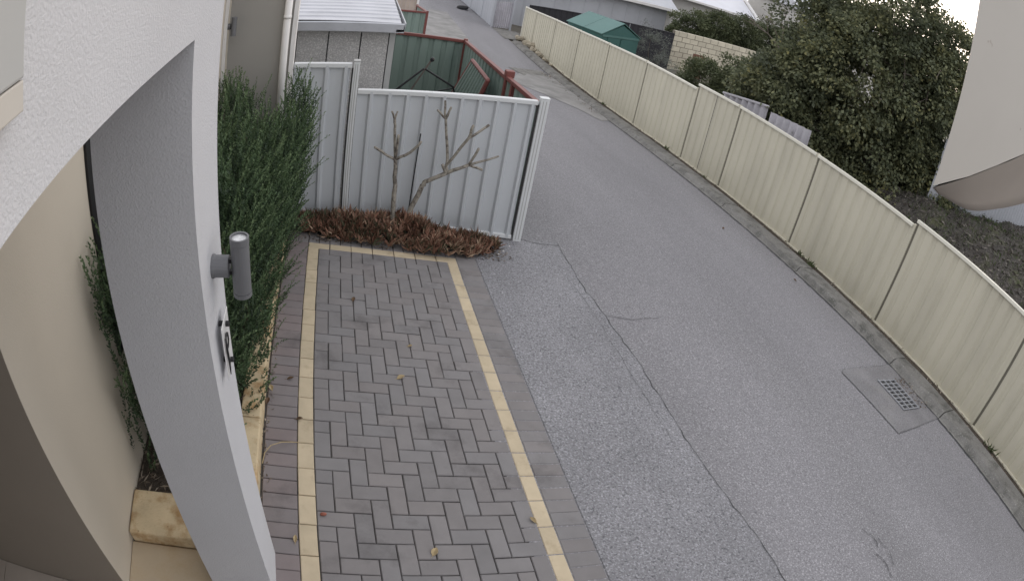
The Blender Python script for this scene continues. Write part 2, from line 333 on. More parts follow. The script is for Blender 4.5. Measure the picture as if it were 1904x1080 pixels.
# drain grate
dg = thing('drain_grate', (6.12, -1.92, h(6.12, -1.92)), 'galvanised steel drain grate with square bars set in the road by the kerb', 'drain')
def gz(x, y): return h(x, y) + .006
gx0, gx1, gy0, gy1 = 5.93, 6.34, -2.2, -1.63
MB().hexa([(x, y, gz(x, y) - .002) for x, y in ((gx0, gy0), (gx1, gy0), (gx1, gy1), (gx0, gy1))], [(x, y, gz(x, y)) for x, y in ((gx0, gy0), (gx1, gy0), (gx1, gy1), (gx0, gy1))]).build('painted_pit_shade', Mt['dark_gap_paint'], dg)  # thin near-black plate painting the shade of a pit, no hollow below
def bar(x0, x1, y0, y1, zz=.014):
    MB().hexa([(x, y, gz(x, y) + .001) for x, y in ((x0, y0), (x1, y0), (x1, y1), (x0, y1))], [(x, y, gz(x, y) + zz) for x, y in ((x0, y0), (x1, y0), (x1, y1), (x0, y1))]).build('bar', Mt['galv'], dg)
for k in range(4): x = gx0 + .012 + (gx1 - gx0 - .024) * k / 3; bar(x - .0075, x + .0075, gy0, gy1, .017)
for k in range(9): y = gy0 + .012 + (gy1 - gy0 - .024) * k / 8; bar(gx0, gx1, y - .006, y + .006, .013)

# ------------------------------------------------------------------ driveway of pavers
ux, uy = .09801, .1
drive = sheet('driveway', [-.3, .3, .9, 1.57], [-6, -4, -2, 0, .36], -.012, Mt['sand_joint'])
ez = Vector((-A, -B, 1)).normalized(); ey = Vector((0, 1, B)).normalized(); ex = ey.cross(ez).normalized()
RM = Matrix((ex, ey, ez)).transposed().to_4x4()
_pm = {}
def paver_mesh(w_, l_, m):
    key = (round(w_, 3), round(l_, 3), m.name)
    if key not in _pm:
        g_, c, t = .0024, .004, .045
        a, b = w_ / 2 - g_, l_ / 2 - g_
        mb = MB(); mb.add([(-a, -b, -t), (a, -b, -t), (a, b, -t), (-a, b, -t), (-a, -b, -c), (a, -b, -c), (a, b, -c), (-a, b, -c),
                           (-a + c, -b + c, 0), (a - c, -b + c, 0), (a - c, b - c, 0), (-a + c, b - c, 0)],
                          [(0, 1, 5, 4), (1, 2, 6, 5), (2, 3, 7, 6), (3, 0, 4, 7), (4, 5, 9, 8), (5, 6, 10, 9), (6, 7, 11, 10), (7, 4, 8, 11), (8, 9, 10, 11)])
        _pm[key] = mb.mesh('paver', m)
    return _pm[key]
def paver(name, X0, X1, Y0, Y1, m):
    w_, l_ = (X1 - X0) * ux, (Y1 - Y0) * uy
    x, y = (X0 + X1) / 2 * ux, (Y0 + Y1) / 2 * uy
    o = bpy.data.objects.new(name, paver_mesh(w_, l_, m))
    o.matrix_world = Matrix.Translation((x + random.gauss(0, .0008), y + random.gauss(0, .0008), h(x, y) + random.gauss(0, .0009))) @ RM @ Matrix.Rotation(random.gauss(0, .005), 4, 'Z') @ Matrix.Rotation(random.gauss(0, .006), 4, 'X')
    link(o, drive)
NR = 41
for r in range(-1, NR):
    for X in range(-2, 14):
        if X % 4 == (2 - r) % 4:                                   # lying across
            a, b = max(X, 1), min(X + 2, 13)
            if b > a and r >= 0: paver('paver', a, b, -r - 1, -r, Mt['paver'])
        if X % 4 == (-r) % 4 and 1 <= X < 13:                      # lying along
            t, bt = min(0, -r), max(-r - 2, -NR)
            if t > bt: paver('paver', X, X + 1, bt, t, Mt['paver'])
for k in range(NR + 1):
    paver('border_paver', -2, 0, -k, -k + 1, Mt['paver_red']); paver('border_paver', 14, 16, -k, -k + 1, Mt['paver'])
for X in range(-2, 16): paver('border_paver', X, X + 1, 1, 3, Mt['paver'])
for k in range(NR // 2):
    paver('cream_paver', 0, 1, -2 * k - 2, -2 * k, Mt['paver_cream']); paver('cream_paver', 13, 14, -2 * k - 2, -2 * k, Mt['paver_cream'])
for X in range(0, 14, 2): paver('cream_paver', X, X + 2, 0, 1, Mt['paver_cream'])

# ------------------------------------------------------------------ the house
house = thing('house', (-.28, -3.35, h(-.28, -3.35)), 'white rendered house with square porch pillar and deep opening beside the driveway', 'house')
XW, XB, ZH, ZT = -.123, -.408, 2.592, 3.25
m = MB()   # wall face with the porch opening: pillar, lintel and the far pillar, one continuous wall
m.prism([(XW, -3.205, h(XW, -3.2) - .1), (XW, -3.205, ZT), (XW, -6.6, ZT), (XW, -6.6, .2), (XW, -6.0, .2), (XW, -6.0, ZH), (XW, -3.487, ZH), (XW, -3.487, h(XW, -3.49) - .1)], (XB - XW, 0, 0))
fw = m.build('front_wall', Mt['render'], house)
pw = MB().prism([(-.89, -3.5555, .1), (-.89, -3.5555, ZT - .1), (-.89, -2.60, ZT - .1), (-.89, -2.60, .1)], (-.2, 0, 0)).build('porch_wall', Mt['cream_wall'], house)
m = MB(); m.box(-1.09, -.89, -2.598, -1.5, -.1, .95); m.box(-1.09, -.89, -2.598, -1.5, 2.35, ZT - .1); m.box(-1.09, -.89, -1.5, .6, -.2, ZT - .1)
m.build('side_wall', Mt['cream_wall'], house)
win = MB().box(-1.03, -1.02, -2.598, -1.5, .95, 2.35).build('window', Mt['glass_dark'], house)
m = MB(); m.box(-1.018, -.878, -2.596, -2.50, .952, 2.348); m.box(-1.018, -.878, -1.555, -1.502, .952, 2.348); m.box(-1.018, -.88, -2.5, -1.555, .952, 1.0); m.box(-1.018, -.88, -2.5, -1.555, 2.3, 2.348)
m.build('window_frame', Mt['black'], win)
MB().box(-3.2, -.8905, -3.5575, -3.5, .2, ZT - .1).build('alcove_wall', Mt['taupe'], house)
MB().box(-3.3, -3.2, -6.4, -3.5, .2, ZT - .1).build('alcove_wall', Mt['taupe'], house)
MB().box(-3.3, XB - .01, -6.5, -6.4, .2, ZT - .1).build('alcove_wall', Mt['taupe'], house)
MB().box(-3.2, XB - .002, -6.4, -3.3, 2.62, 2.68).build('porch_ceiling', Mt['render_smooth'], house)
# wing with the downpipe
MB().box(-3.2, -.295, .6, .684, -.3, 2.95).build('wing_wall', Mt['wing_wall'], house)
MB().box(-.294, -.255, .585, .69, -.1, 2.95).build('corner_trim', Mt['white_paint'], house)
dp = MB().tube([(-.345, .555, 2.95), (-.345, .555, -.02)], .034, 14, cap=False).build('downpipe', Mt['white_paint'], house, smooth=True)
for z in (1.95, .9):
    MB().tube([(-.345, .555, z), (-.345, .555, z + .03)], .038, 14, cap=False).build('joint_collar', Mt['white_paint'], dp, smooth=True)
MB().box(-.888, -.862, .34, .372, 1.0, 2.9).build('corner_bead', Mt['white_paint'], house)
# porch floor
pf = tag(bpy.data.objects.new('porch_floor', None), kind='structure'); COL.objects.link(pf)
for i in range(5):
    for j in range(6):
        x1 = -.895 - i * .45; y1 = -3.561 - j * .45
        MB().box(x1 - .446, x1, y1 - .446, y1, .18, .268).build('tile', Mt['tile'], pf)
MB().box(-3.19, -.42, -6.39, -3.2, .08, .178).build('screed', Mt['concrete'], pf)
bevel(MB().box(-.889, -.412, -3.9, -3.264, .18, .328).build('stone_slab', Mt['lime_slab'], pf), .006)
bevel(MB().box(-.889, -.412, -4.6, -3.904, .18, .328).build('stone_slab', Mt['lime_slab'], pf), .006)
bevel(MB().box(-.885, -.412, -3.258, -2.985, .18, .405).build('step_block', Mt['limestone'], pf), .01, 3)

# garden bed: soil, edging, bark
sheet('garden_bed', [-.888, -.7, -.5, -.33], [-3.2, -2.9, -2.4, -1.6, -.8, 0, .6], .06, Mt['soil'])
edge = thing('bed_edging', (-.265, -1.5, h(-.265, -1.5)), 'pale limestone block edging between the rosemary bed and the driveway', 'edging')
ys = [-3.19, -2.31, -1.42, -.52, .37]
for a, b in zip(ys[:-1], ys[1:]):
    x0, x1 = -.335, -.205; a += .004; b -= .004
    q = MB().hexa([(x, y, h(x, y) - .05) for x, y in ((x0, a), (x1, a), (x1, b), (x0, b))], [(x, y, h(x, y) + .085) for x, y in ((x0, a), (x1 - .006, a), (x1 - .006, b), (x0, b))]).build('edging_block', Mt['limestone'], edge)
    bevel(q, .008, 2)
def chips(name, n, xr, yr, zoff, ln, wd, m, spread=.02, zf=h):
    x = RNG.uniform(*xr, n); y = RNG.uniform(*yr, n); z = np.array([zf(a, b) for a, b in zip(x, y)]) + zoff + np.abs(RNG.normal(0, spread, n))
    ax = RNG.normal(size=(n, 3)) * (1, 1, .35); l = RNG.uniform(.4, 1, n) * ln
    V = leaves(np.stack([x, y, z], 1), ax, l, RNG.uniform(.5, 1, n) * wd, .3)
    return tag(link(bpy.data.objects.new(name, npmesh(name, V, 4, m, RNG.random(n) ** 1.8))), kind='stuff')
chips('bark_mulch', 3200, (-.885, -.34), (-2.98, .5), .062, .07, .014, Mt['dry'], .012)

# ------------------------------------------------------------------ wall lights, name plate
def wall_light(x, y, z, s, label, wallx):
    t = thing('wall_light', (x, y, z), label, 'wall light', 'cylinder wall lights on the house')
    rt, ht = .027 * s, .182 * s
    xt = x
    p_ = lambda dz: (xt, y, z + dz)
    MB().tube([(wallx, y, z), (wallx + .008 * s, y, z), (wallx + .01 * s, y, z), (xt - rt - .007 * s, y, z)], [.033 * s, .033 * s, .031 * s, .031 * s], 20, cap=False).build('bracket', Mt['lamp'], t, smooth=False)
    for dz in (-.018, .018): MB().box(xt - rt - .008 * s, xt - rt + .006 * s, y - .006 * s, y + .006 * s, z + dz * s - .006 * s, z + dz * s + .006 * s).build('connector', Mt['black'], t)
    hh = ht / 2
    b = MB().tube([p_(-hh + .014 * s), p_(hh - .02 * s)], rt, 24, cap=False).build('barrel', Mt['lamp'], t, smooth=False)
    for lo, hi in ((hh - .019 * s, hh), (-hh, -hh + .013 * s)):
        # ring with an open rim
        n = 24; m = MB(); vs_ = []
        for k in range(n):
            c_, s_ = math.cos(2 * math.pi * k / n), math.sin(2 * math.pi * k / n)
            for rr, zz in ((rt * 1.03, lo), (rt * 1.03, hi), (rt * .84, hi), (rt * .84, lo)): vs_.append((xt + rr * c_, y + rr * s_, z + zz))
        m.add(vs_, [(4 * k + q, 4 * ((k + 1) % n) + q, 4 * ((k + 1) % n) + (q + 1) % 4, 4 * k + (q + 1) % 4) for k in range(n) for q in range(4)])
        m.build('rim', Mt['lamp'], b)
        zz = hi - .006 * s if lo > 0 else lo + .006 * s
        MB().tube([(xt, y, z + zz - .001), (xt, y, z + zz)], rt * .835, 20, cap=False).build('lens', Mt['lamp_glass'], b)
    return t
wall_light(-.0385, -3.341, 1.942, 1.0, 'charcoal cylinder up-down wall light on the white porch pillar', XW)
wall_light(-.815, .43, 1.915, .95, 'small distant cylinder wall light high on the wall behind the rosemary', -.889)
np_ = thing('house_sign', (-.1, -3.35, 1.69), 'small white sign plate with black motif on stand-offs, below the pillar light', 'sign')
bevel(MB().box(-.104, -.101, -3.408, -3.297, 1.592, 1.778).build('plate', Mt['acrylic'], np_), .001, 1)
for z in (1.752, 1.618):
    MB().tube([(XW, -3.345, z), (-.1045, -3.345, z)], .0085, 12, cap=False).build('stand_off', Mt['black'], np_)
    MB().tube([(-.1005, -3.345, z), (-.09, -3.345, z)], .0085, 12, cap=False).build('stand_off_cap', Mt['black'], np_)
q = [(-.096, -3.375 + .02 * math.cos(t), 1.715 + .024 * math.sin(t)) for t in np.linspace(0, 2 * math.pi, 15)]
MB().tube(q, .0028, 6).build('motif', Mt['black'], np_, smooth=True)
MB().tube([(-.096, -3.393, 1.735), (-.095, -3.397, 1.69), (-.095, -3.39, 1.65), (-.095, -3.395, 1.605)], [.003, .004, .0035, .002], 6).build('motif', Mt['black'], np_, smooth=True)

# eave pieces close beside the camera
ev = thing('awning', (1.05, -4.28, 2.7), 'cream painted awning end jutting in at the top right, closest to the camera', 'awning')
f0 = [(.91, -4.30, 2.712), (1.007, -4.30, 2.744), (1.092, -4.30, 2.779), (1.205, -4.30, 2.827), (1.493, -4.30, 2.964), (1.7, -4.30, 3.06), (1.7, -4.30, 3.5), (.905, -4.30, 3.5)]
b_ = MB().prism(f0, (.1, .05, 0)).build('face', Mt['eave'], ev)
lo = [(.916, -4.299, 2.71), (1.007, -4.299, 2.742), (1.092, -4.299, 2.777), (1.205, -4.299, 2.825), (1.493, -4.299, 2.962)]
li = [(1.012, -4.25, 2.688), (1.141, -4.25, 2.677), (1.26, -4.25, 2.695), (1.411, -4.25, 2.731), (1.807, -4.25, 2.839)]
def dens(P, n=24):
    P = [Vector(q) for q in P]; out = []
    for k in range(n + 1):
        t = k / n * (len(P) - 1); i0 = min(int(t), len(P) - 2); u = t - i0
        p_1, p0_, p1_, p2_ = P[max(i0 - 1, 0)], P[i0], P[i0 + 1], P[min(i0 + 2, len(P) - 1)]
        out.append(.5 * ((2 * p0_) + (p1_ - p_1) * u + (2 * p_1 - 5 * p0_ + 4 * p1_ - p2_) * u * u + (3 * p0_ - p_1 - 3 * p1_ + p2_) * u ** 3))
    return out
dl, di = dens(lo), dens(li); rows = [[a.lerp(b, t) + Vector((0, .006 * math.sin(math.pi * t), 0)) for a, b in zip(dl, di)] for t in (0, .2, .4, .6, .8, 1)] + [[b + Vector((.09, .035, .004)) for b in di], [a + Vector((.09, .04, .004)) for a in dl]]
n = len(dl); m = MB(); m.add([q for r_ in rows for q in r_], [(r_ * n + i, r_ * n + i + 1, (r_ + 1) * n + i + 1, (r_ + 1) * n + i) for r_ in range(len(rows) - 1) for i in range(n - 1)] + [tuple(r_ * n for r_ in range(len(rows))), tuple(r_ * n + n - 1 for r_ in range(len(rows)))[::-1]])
m.build('lower_lip', Mt['eave_shade'], ev, smooth=True)
eb = thing('eave_bracket', (-.12, -4.45, 2.7), 'grey eave bracket fixed to the white wall at the top left edge', 'bracket')
bevel(MB().box(-.122, -.1, -4.75, -4.266, 2.735, 3.2).build('arm', Mt['flash'], eb), .003)
bevel(MB().prism([(-.121, -4.75, 2.703), (-.121, -4.268, 2.703), (-.121, -4.2662, 2.734), (-.121, -4.75, 2.734)], (.02, 0, 0)).build('foot', Mt['eave'], eb), .002)

# ------------------------------------------------------------------ fences
def ribbed(p0, p1, zb, zt, m, name, parent, pitch, depth, prof, side):
    """vertical ribbed steel sheet from p0 to p1 (xy); zb, zt: functions of fraction; side: unit normal towards viewer"""
    d = Vector((p1[0] - p0[0], p1[1] - p0[1])); Ln = d.length; d.normalize(); pts = []
    n = max(1, round(Ln / pitch)); pt = Ln / n
    for i in range(n):
        for fr, dp in prof: pts.append(((i + fr) * pt, dp * depth))
    pts.append((Ln, prof[0][1] * depth)); mb = MB(); V = []
    for s, dp in pts:
        x, y = p0[0] + d.x * s + side[0] * dp, p0[1] + d.y * s + side[1] * dp; t = s / Ln
        V += [(x, y, zb(t)), (x, y, zt(t))]
    F = [(2 * i, 2 * i + 2, 2 * i + 3, 2 * i + 1) for i in range(len(pts) - 1)]
    mb.add(V, F); o = mb.build(name, m, parent)
    o.modifiers.new('thick', 'SOLIDIFY').thickness = .003
    return o
def rail(p0, p1, z0, z1, hgt, dep, m, name, parent, nrm):
    a, b = Vector(p0), Vector(p1); n = Vector(nrm) * dep / 2
    q = [(a.x - n.x, a.y - n.y), (b.x - n.x, b.y - n.y), (b.x + n.x, b.y + n.y), (a.x + n.x, a.y + n.y)]
    zz = [z0, z1, z1, z0]
    o = MB().hexa([(x, y, z - hgt) for (x, y), z in zip(q, zz)], [(x, y, z) for (x, y), z in zip(q, zz)]).build(name, m, parent)
    return bevel(o, .006, 2)
WIDE = [(0, 0), (.30, 0), (.42, -1), (.66, -1), (.78, 0)]
NARROW = [(0, 0), (.60, 0), (.70, 1), (.84, 1), (.94, 0)]
# cream fence on the lane
cf = thing('steel_fence', (7.3, 6, h(7.3, 6)), 'long cream ribbed steel fence stepping along the far side of the lane', 'fence')
XF = 7.3
seams = [(-7.55, 1.42), (-5.13, 1.27), (-2.70, 1.13), (-.24, .985), (-.2801, .92), (2.13, .80), (4.55, .70), (6.13, .612), (6.24, .515), (8.67, .40), (11.1, .265), (13.5, .14), (15.97, .03), (18.4, -.085), (19.98, -.15)]
top = {}
panels = [(-7.55, -5.13, 1.42, 1.27), (-5.13, -2.70, 1.27, 1.135), (-2.70, -.25, 1.135, 1.0), (-.25, 2.13, .90, .80), (2.13, 4.55, .80, .70), (4.55, 6.16, .70, .615),
          (6.16, 8.67, .50, .40), (8.67, 11.1, .40, .265), (11.1, 13.5, .265, .14), (13.5, 15.97, .14, .03), (15.97, 18.4, .03, -.085), (18.4, 19.98, -.085, -.15)]
for a, b, za, zb_ in panels:
    ga, gb = h(XF, a) + .045, h(XF, b) + .045
    ribbed((XF, b - .066), (XF, a + .02), lambda t, ga=ga, gb=gb: gb + (ga - gb) * t, lambda t, za=za, zb_=zb_: zb_ + (za - zb_) * t - .02, Mt['cream_steel'], 'sheet', cf, .238, .022, WIDE, (-1, 0))
    rail((XF - .004, b - .026), (XF - .004, a + .026), zb_, za, .05, .052, Mt['cream_rail'], 'top_rail', cf, (1, 0))
    rail((XF - .004, b - .026), (XF - .004, a + .026), gb + .03, ga + .03, .05, .046, Mt['cream_steel'], 'bottom_rail', cf, (1, 0))
    zp = max(za, zb_ if b == 19.98 else za)
    m = MB(); m.box(XF - .016, XF + .03, a - .024, a + .018, h(XF, a) - .05, za + .012); bevel(m.build('post', Mt['cream_steel'], cf), .004)
    MB().box(XF + .008, XF + .03, b - .066, b - .024, h(XF, b) + .05, zb_ - .055).build('painted_slot_shade', Mt['slot_shade'], cf)  # solid filler strip, its dark colour stands in for shade in the gap
bevel(MB().box(XF - .03, XF + .03, 19.98, 20.03, h(XF, 20) - .05, -.14).build('post', Mt['cream_rail'], cf), .004)
MB().box(XF - .0245, XF - .021, 5.34, 5.352, h(XF, 5.35) + .1, .62).build('sheet_lap', Mt['dark_gap_paint'], cf)
# grey fence across the end of the driveway
gf = thing('steel_fence', (1, .685, h(1, .685)), 'pale grey ribbed steel fence behind the bare frangipani at the driveway end', 'fence')
YG = .685
gb_ = lambda x: h(x, YG) + .03
for x0, x1, zt in ((-.25, .285, 1.503), (.362, 2.055, 1.258)):
    ribbed((x0, YG), (x1 - .012, YG), lambda t, x0=x0, x1=x1: gb_(x0 + (x1 - x0) * t), lambda t, zt=zt: zt - .02, Mt['grey_steel'], 'sheet', gf, .165, .028, NARROW, (0, -1))
    rail((x0, YG), (x1, YG), zt, zt + (.012 if x0 > 0 else .004), .045, .055, Mt['grey_rail'], 'top_rail', gf, (0, 1))
    rail((x0, YG), (x1, YG), gb_(x0) + .03, gb_(x1) + .03, .045, .05, Mt['grey_rail'], 'bottom_rail', gf, (0, 1))
for x0, x1, zt in ((.30, .355, 1.525), (2.072, 2.16, 1.295)):
    bevel(MB().box(x0, x1, YG - .033, YG + .033, h(x0, YG) - .05, zt).build('post', Mt['grey_rail'], gf), .005)
    for k in range(2):
        xx = x0 + (x1 - x0) * (.3 + .35 * k); MB().box(xx - .004, xx + .004, YG - .0345, YG - .030, h(x0, YG) + .02, zt - .02).build('post_groove', Mt['flash'], gf)
    MB().box(x0 - .014, x0 - .001, YG - .012, YG + .02, h(x0, YG) + .03, zt - .07).build('painted_slot_shade', Mt['dark_gap_paint'], gf)  # near-black strip painted as the shaded gap beside the post
    bevel(MB().box(x0 - .003, x1 + .003, YG - .037, YG + .037, zt, zt + .012).build('post_cap', Mt['flash'] if x0 < 1 else Mt['grey_rail'], gf), .004)
# green fences with red rails
def green_fence(name, lab, runs, posts):
    t = thing(name, (*runs[0][0], h(*runs[0][0])), lab, 'fence')
    for p0, p1, z0, z1, nrm in runs:
        ribbed(p0, p1, lambda q, p0=p0, p1=p1: h(p0[0] + (p1[0] - p0[0]) * q, p0[1] + (p1[1] - p0[1]) * q) + .04, lambda q, z0=z0, z1=z1: z0 + (z1 - z0) * q - .02, Mt['green_steel'], 'sheet', t, .2, .025, WIDE, nrm)
        rail(p0, p1, z0, z1, .05, .055, Mt['red_rail'], 'top_rail', t, nrm)
    for x, y, z in posts: bevel(MB().box(x - .03, x + .03, y - .03, y + .03, h(x, y) - .05, z).build('post', Mt['red_rail'], t), .004)
    return t
gg = green_fence('steel_fence', 'green ribbed steel fence with red rails enclosing the yard behind the grey fence',
                 [((2.09, .74), (2.09, 2.0), 1.235, 1.15, (-1, 0)), ((2.09, 2.06), (2.09, 4.84), 1.14, .98, (-1, 0)), ((.2, 4.87), (2.06, 4.87), 1.09, .98, (0, -1))],
                 [(2.09, 2.03, 1.2), (2.09, 4.87, 1.0), (2.09, 1.72, 1.16)])
bevel(MB().box(2.055, 2.16, 1.98, 2.08, 1.13, 1.215).build('hinge_block', Mt['red_rail'], gg), .01)
green_fence('steel_fence', 'further green ribbed steel fence with red rails down the lane', [((.3, 10.6), (2.09, 10.6), .60, .55, (0, -1)), ((2.12, 10.63), (2.12, 13.2), .55, .36, (-1, 0))], [(2.12, 10.6, .57), (2.12, 13.2, .37)])
lp = thing('loose_panel', (1.9, 3.0, h(1.9, 3)), 'loose green steel panel with red frame leaning inside the yard', 'panel')
P0, P1, P2, P3 = (1.42, 3.6, -.45), (1.62, 2.55, -.4), (1.93, 2.28, 1.0), (1.90, 3.22, 1.02)
a, b, c, d = map(Vector, (P0, P1, P2, P3)); nrm = (b - a).cross(d - a).normalized()
mb = MB(); V = []; n = 9
for i in range(n):
    for fr, dp in WIDE:
        s = (i + fr) / n; V += [a + (b - a) * s - nrm * dp * .02, d + (c - d) * s - nrm * dp * .02]
V += [b, c]; mb.add(V, [(2 * i, 2 * i + 2, 2 * i + 3, 2 * i + 1) for i in range(len(V) // 2 - 1)]); o = mb.build('sheet', Mt['green_steel'], lp); o.modifiers.new('t', 'SOLIDIFY').thickness = .003
MB().tube([d, c], .028, 6).build('frame_rail', Mt['red_rail'], lp); MB().tube([b, c], .03, 6).build('frame_rail', Mt['red_rail'], lp); MB().tube([a, d], .02, 6).build('frame_rail', Mt['red_rail'], lp)
ca = thing('clothes_airer', (1.3, 3.2, h(1.3, 3.2)), 'dark folding clothes airer with splayed legs in the yard behind the fence', 'clothes airer')
MB().tube([(1.27, 3.2, .85), (.93, 3.1, .56), (.6, 3.0, .3), (.45, 2.95, -.3)], .014, 8).build('arm', Mt['black'], ca)
MB().tube([(1.29, 3.2, .85), (1.70, 3.2, .62), (1.8, 3.2, .3), (1.9, 3.2, -.42)], .014, 8).build('arm', Mt['black'], ca)
MB().tube([(1.36, 3.2, .99), (1.12, 3.2, .5), (.95, 3.2, -.3)], .012, 8).build('pole', Mt['twig'], ca)
MB().tube([(1.36, 3.2, .975), (1.37, 3.2, 1.0)], .03, 8).build('knob', Mt['black'], ca)
MB().tube([(.95, 3.1, .56), (1.25, 3.2, .48), (1.7, 3.2, .6)], .01, 8).build('brace', Mt['black'], ca)
sheet('yard_paving', [-1.5, 0, 1, 2.05], [.75, 2, 3.5, 4.8], -.002, Mt['concrete'])

# neighbour's shed
sh = thing('garden_shed', (0, 2.5, h(0, 2.5)), 'low pebbledash shed with grey metal roof behind the grey fence', 'shed')
SY = 1.52
js = [-1.2, -.41, -.02, .33, .62]
MB().box(-2.6, .652, SY + .012, 3.6, -.5, 1.70).build('wall_core', Mt['dark_gap_paint'], sh)
px = [-2.6, -2.0, -1.4, -.90, -.325, .012, .352, .642]
for a, b in zip(px[:-1], px[1:]): MB().box(a + .007, b - .007, SY, SY + .012, -.4, 1.69).build('wall_panel', Mt['pebbledash'], sh)
MB().box(.646, .705, SY - .004, SY + .08, -.4, 1.69).build('corner_trim', Mt['flash'], sh)
rf = MB(); RX0, RX1, RY0, RY1 = -2.8, .77, 1.43, 3.75; V = []; F = []
yy = []
y = RY0
while y < RY1:
    yy += [(y, 0), (y + .19, 0), (y + .2, .022), (y + .225, .022), (y + .235, 0)]; y += .24
for x in (RX0, RX1 - .03):
    for y, z in yy: V.append((x, y, 1.775 + z * .6 + (0 if x > 0 else .05) + .02 * (y - RY0)))
n = len(yy); rf.add(V, [(i, n + i, n + i + 1, i + 1) for i in range(n - 1)])
ro = rf.build('roof', Mt['zinc_roof'], sh); ro.modifiers.new('t', 'SOLIDIFY').thickness = .004
def gutter(p, m, name): return MB().prism(p[0], p[1]).build(name, m, sh)
gutter(([(RX0, RY0 - .09, 1.685), (RX0, RY0 - .09, 1.775), (RX0, RY0 - .076, 1.785), (RX0, RY0 - .066, 1.775), (RX0, RY0 - .066, 1.75), (RX0, RY0 - .001, 1.75), (RX0, RY0 - .001, 1.68)], (RX1 - RX0, 0, 0)), Mt['galv'], 'gutter')
gutter(([(RX1, RY0 - .09, 1.70), (RX1 + .012, RY0 - .09, 1.79), (RX1, RY0 - .09, 1.795), (RX1 - .01, RY0 - .09, 1.72), (RX1 - .08, RY0 - .09, 1.72), (RX1 - .08, RY0 - .09, 1.69)], (0, RY1 - RY0 + .2, 0)), Mt['galv'], 'gutter')
MB().box(-2.6, .72, RY0 + .002, SY - .005, 1.66, 1.772).build('fascia', Mt['flash'], sh)

# ------------------------------------------------------------------ frangipani, stake, succulents
fr = thing('frangipani_tree', (.85, .4, h(.85, .4)), 'bare frangipani with blunt grey branches against the grey fence', 'tree')
N = dict(b1=(0.791,0.370,-.12), a0=(0.777,0.380,0.217), a1=(0.779,0.400,0.428), n1=(0.753,0.400,0.684), nl=(0.553,0.340,0.822), nlm=(0.653,0.370,0.746), nrm=(0.871,0.360,0.774), nr=(0.955,0.330,0.894), nm=(0.721,0.440,0.965), fork=(0.711,0.450,1.054), t1=(0.678,0.440,1.128), t2=(0.729,0.470,1.120), m2=(0.753,0.360,0.935), b2=(0.83,0.400,-.12), c0=(.935,.42,.14), c1=(1.030,0.420,0.428), c15=(1.061,0.420,0.472), c2=(1.234,0.400,0.573), c3=(1.426,0.380,0.674), u0=(1.231,0.430,0.700), u1=(1.169,0.470,1.073), ul=(1.080,0.440,1.165), um=(1.143,0.490,1.241), ur=(1.197,0.450,1.196), w0=(1.225,0.420,0.64), v1=(1.379,0.370,0.936), v2=(1.399,0.350,1.070), v3=(1.550,0.400,1.069), e1=(1.480,0.340,0.855), e2=(1.691,0.400,0.771), e3=(1.540,0.330,0.655), st1=(1.181,0.360,0.669))
def br(name, ks, rad):
    pts = [N[k] for k in ks]; P = [];
    for a, b in zip(pts[:-1], pts[1:]):
        for i in range(3):
            t = i / 3; P.append(tuple(a[j] + (b[j] - a[j]) * t + (random.gauss(0, .003) if i else 0) for j in range(3)))
    P.append(pts[-1]); r = [rad[0] + (rad[1] - rad[0]) * i / (len(P) - 1) + random.gauss(0, .0006) for i in range(len(P))]
    MB().tube(P, r, 10).build(name, Mt['bark_frang'], fr, smooth=True)
br('trunk', ['b1', 'a0', 'a1', 'n1'], (.026, .017)); br('trunk', ['b2', 'c0', 'c1', 'c15', 'c2'], (.027, .02))
br('branch', ['n1', 'nlm', 'nl'], (.013, .0125)); br('branch', ['n1', 'nrm', 'nr'], (.014, .0125)); br('branch', ['n1', 'nm', 'fork'], (.014, .012)); br('branch', ['n1', 'm2'], (.012, .012))
br('branch', ['fork', 't1'], (.01, .009)); br('branch', ['fork', 't2'], (.01, .009))
br('branch', ['c2', 'c3'], (.019, .016)); br('branch', ['c3', 'e1'], (.013, .013)); br('branch', ['c3', 'e2'], (.011, .01)); br('branch', ['c3', 'e3'], (.012, .012))
br('branch', ['c2', 'w0', 'v1', 'v2'], (.015, .013)); br('branch', ['v1', 'v3'], (.011, .012)); br('branch', ['w0', 'u0', 'u1'], (.014, .012))
br('branch', ['u1', 'ul'], (.01, .01)); br('branch', ['u1', 'um'], (.011, .009)); br('branch', ['u1', 'ur'], (.011, .01)); br('branch', ['c2', 'st1'], (.013, .014))
stake = MB().tube([(.953, .6, -.1), (.957, .6, .14), (.981, .6, .87)], .006, 6).build('garden_stake', Mt['black'])
tag(stake, 'thin dark garden stake leaning against the fence between the frangipani stems', 'stake')
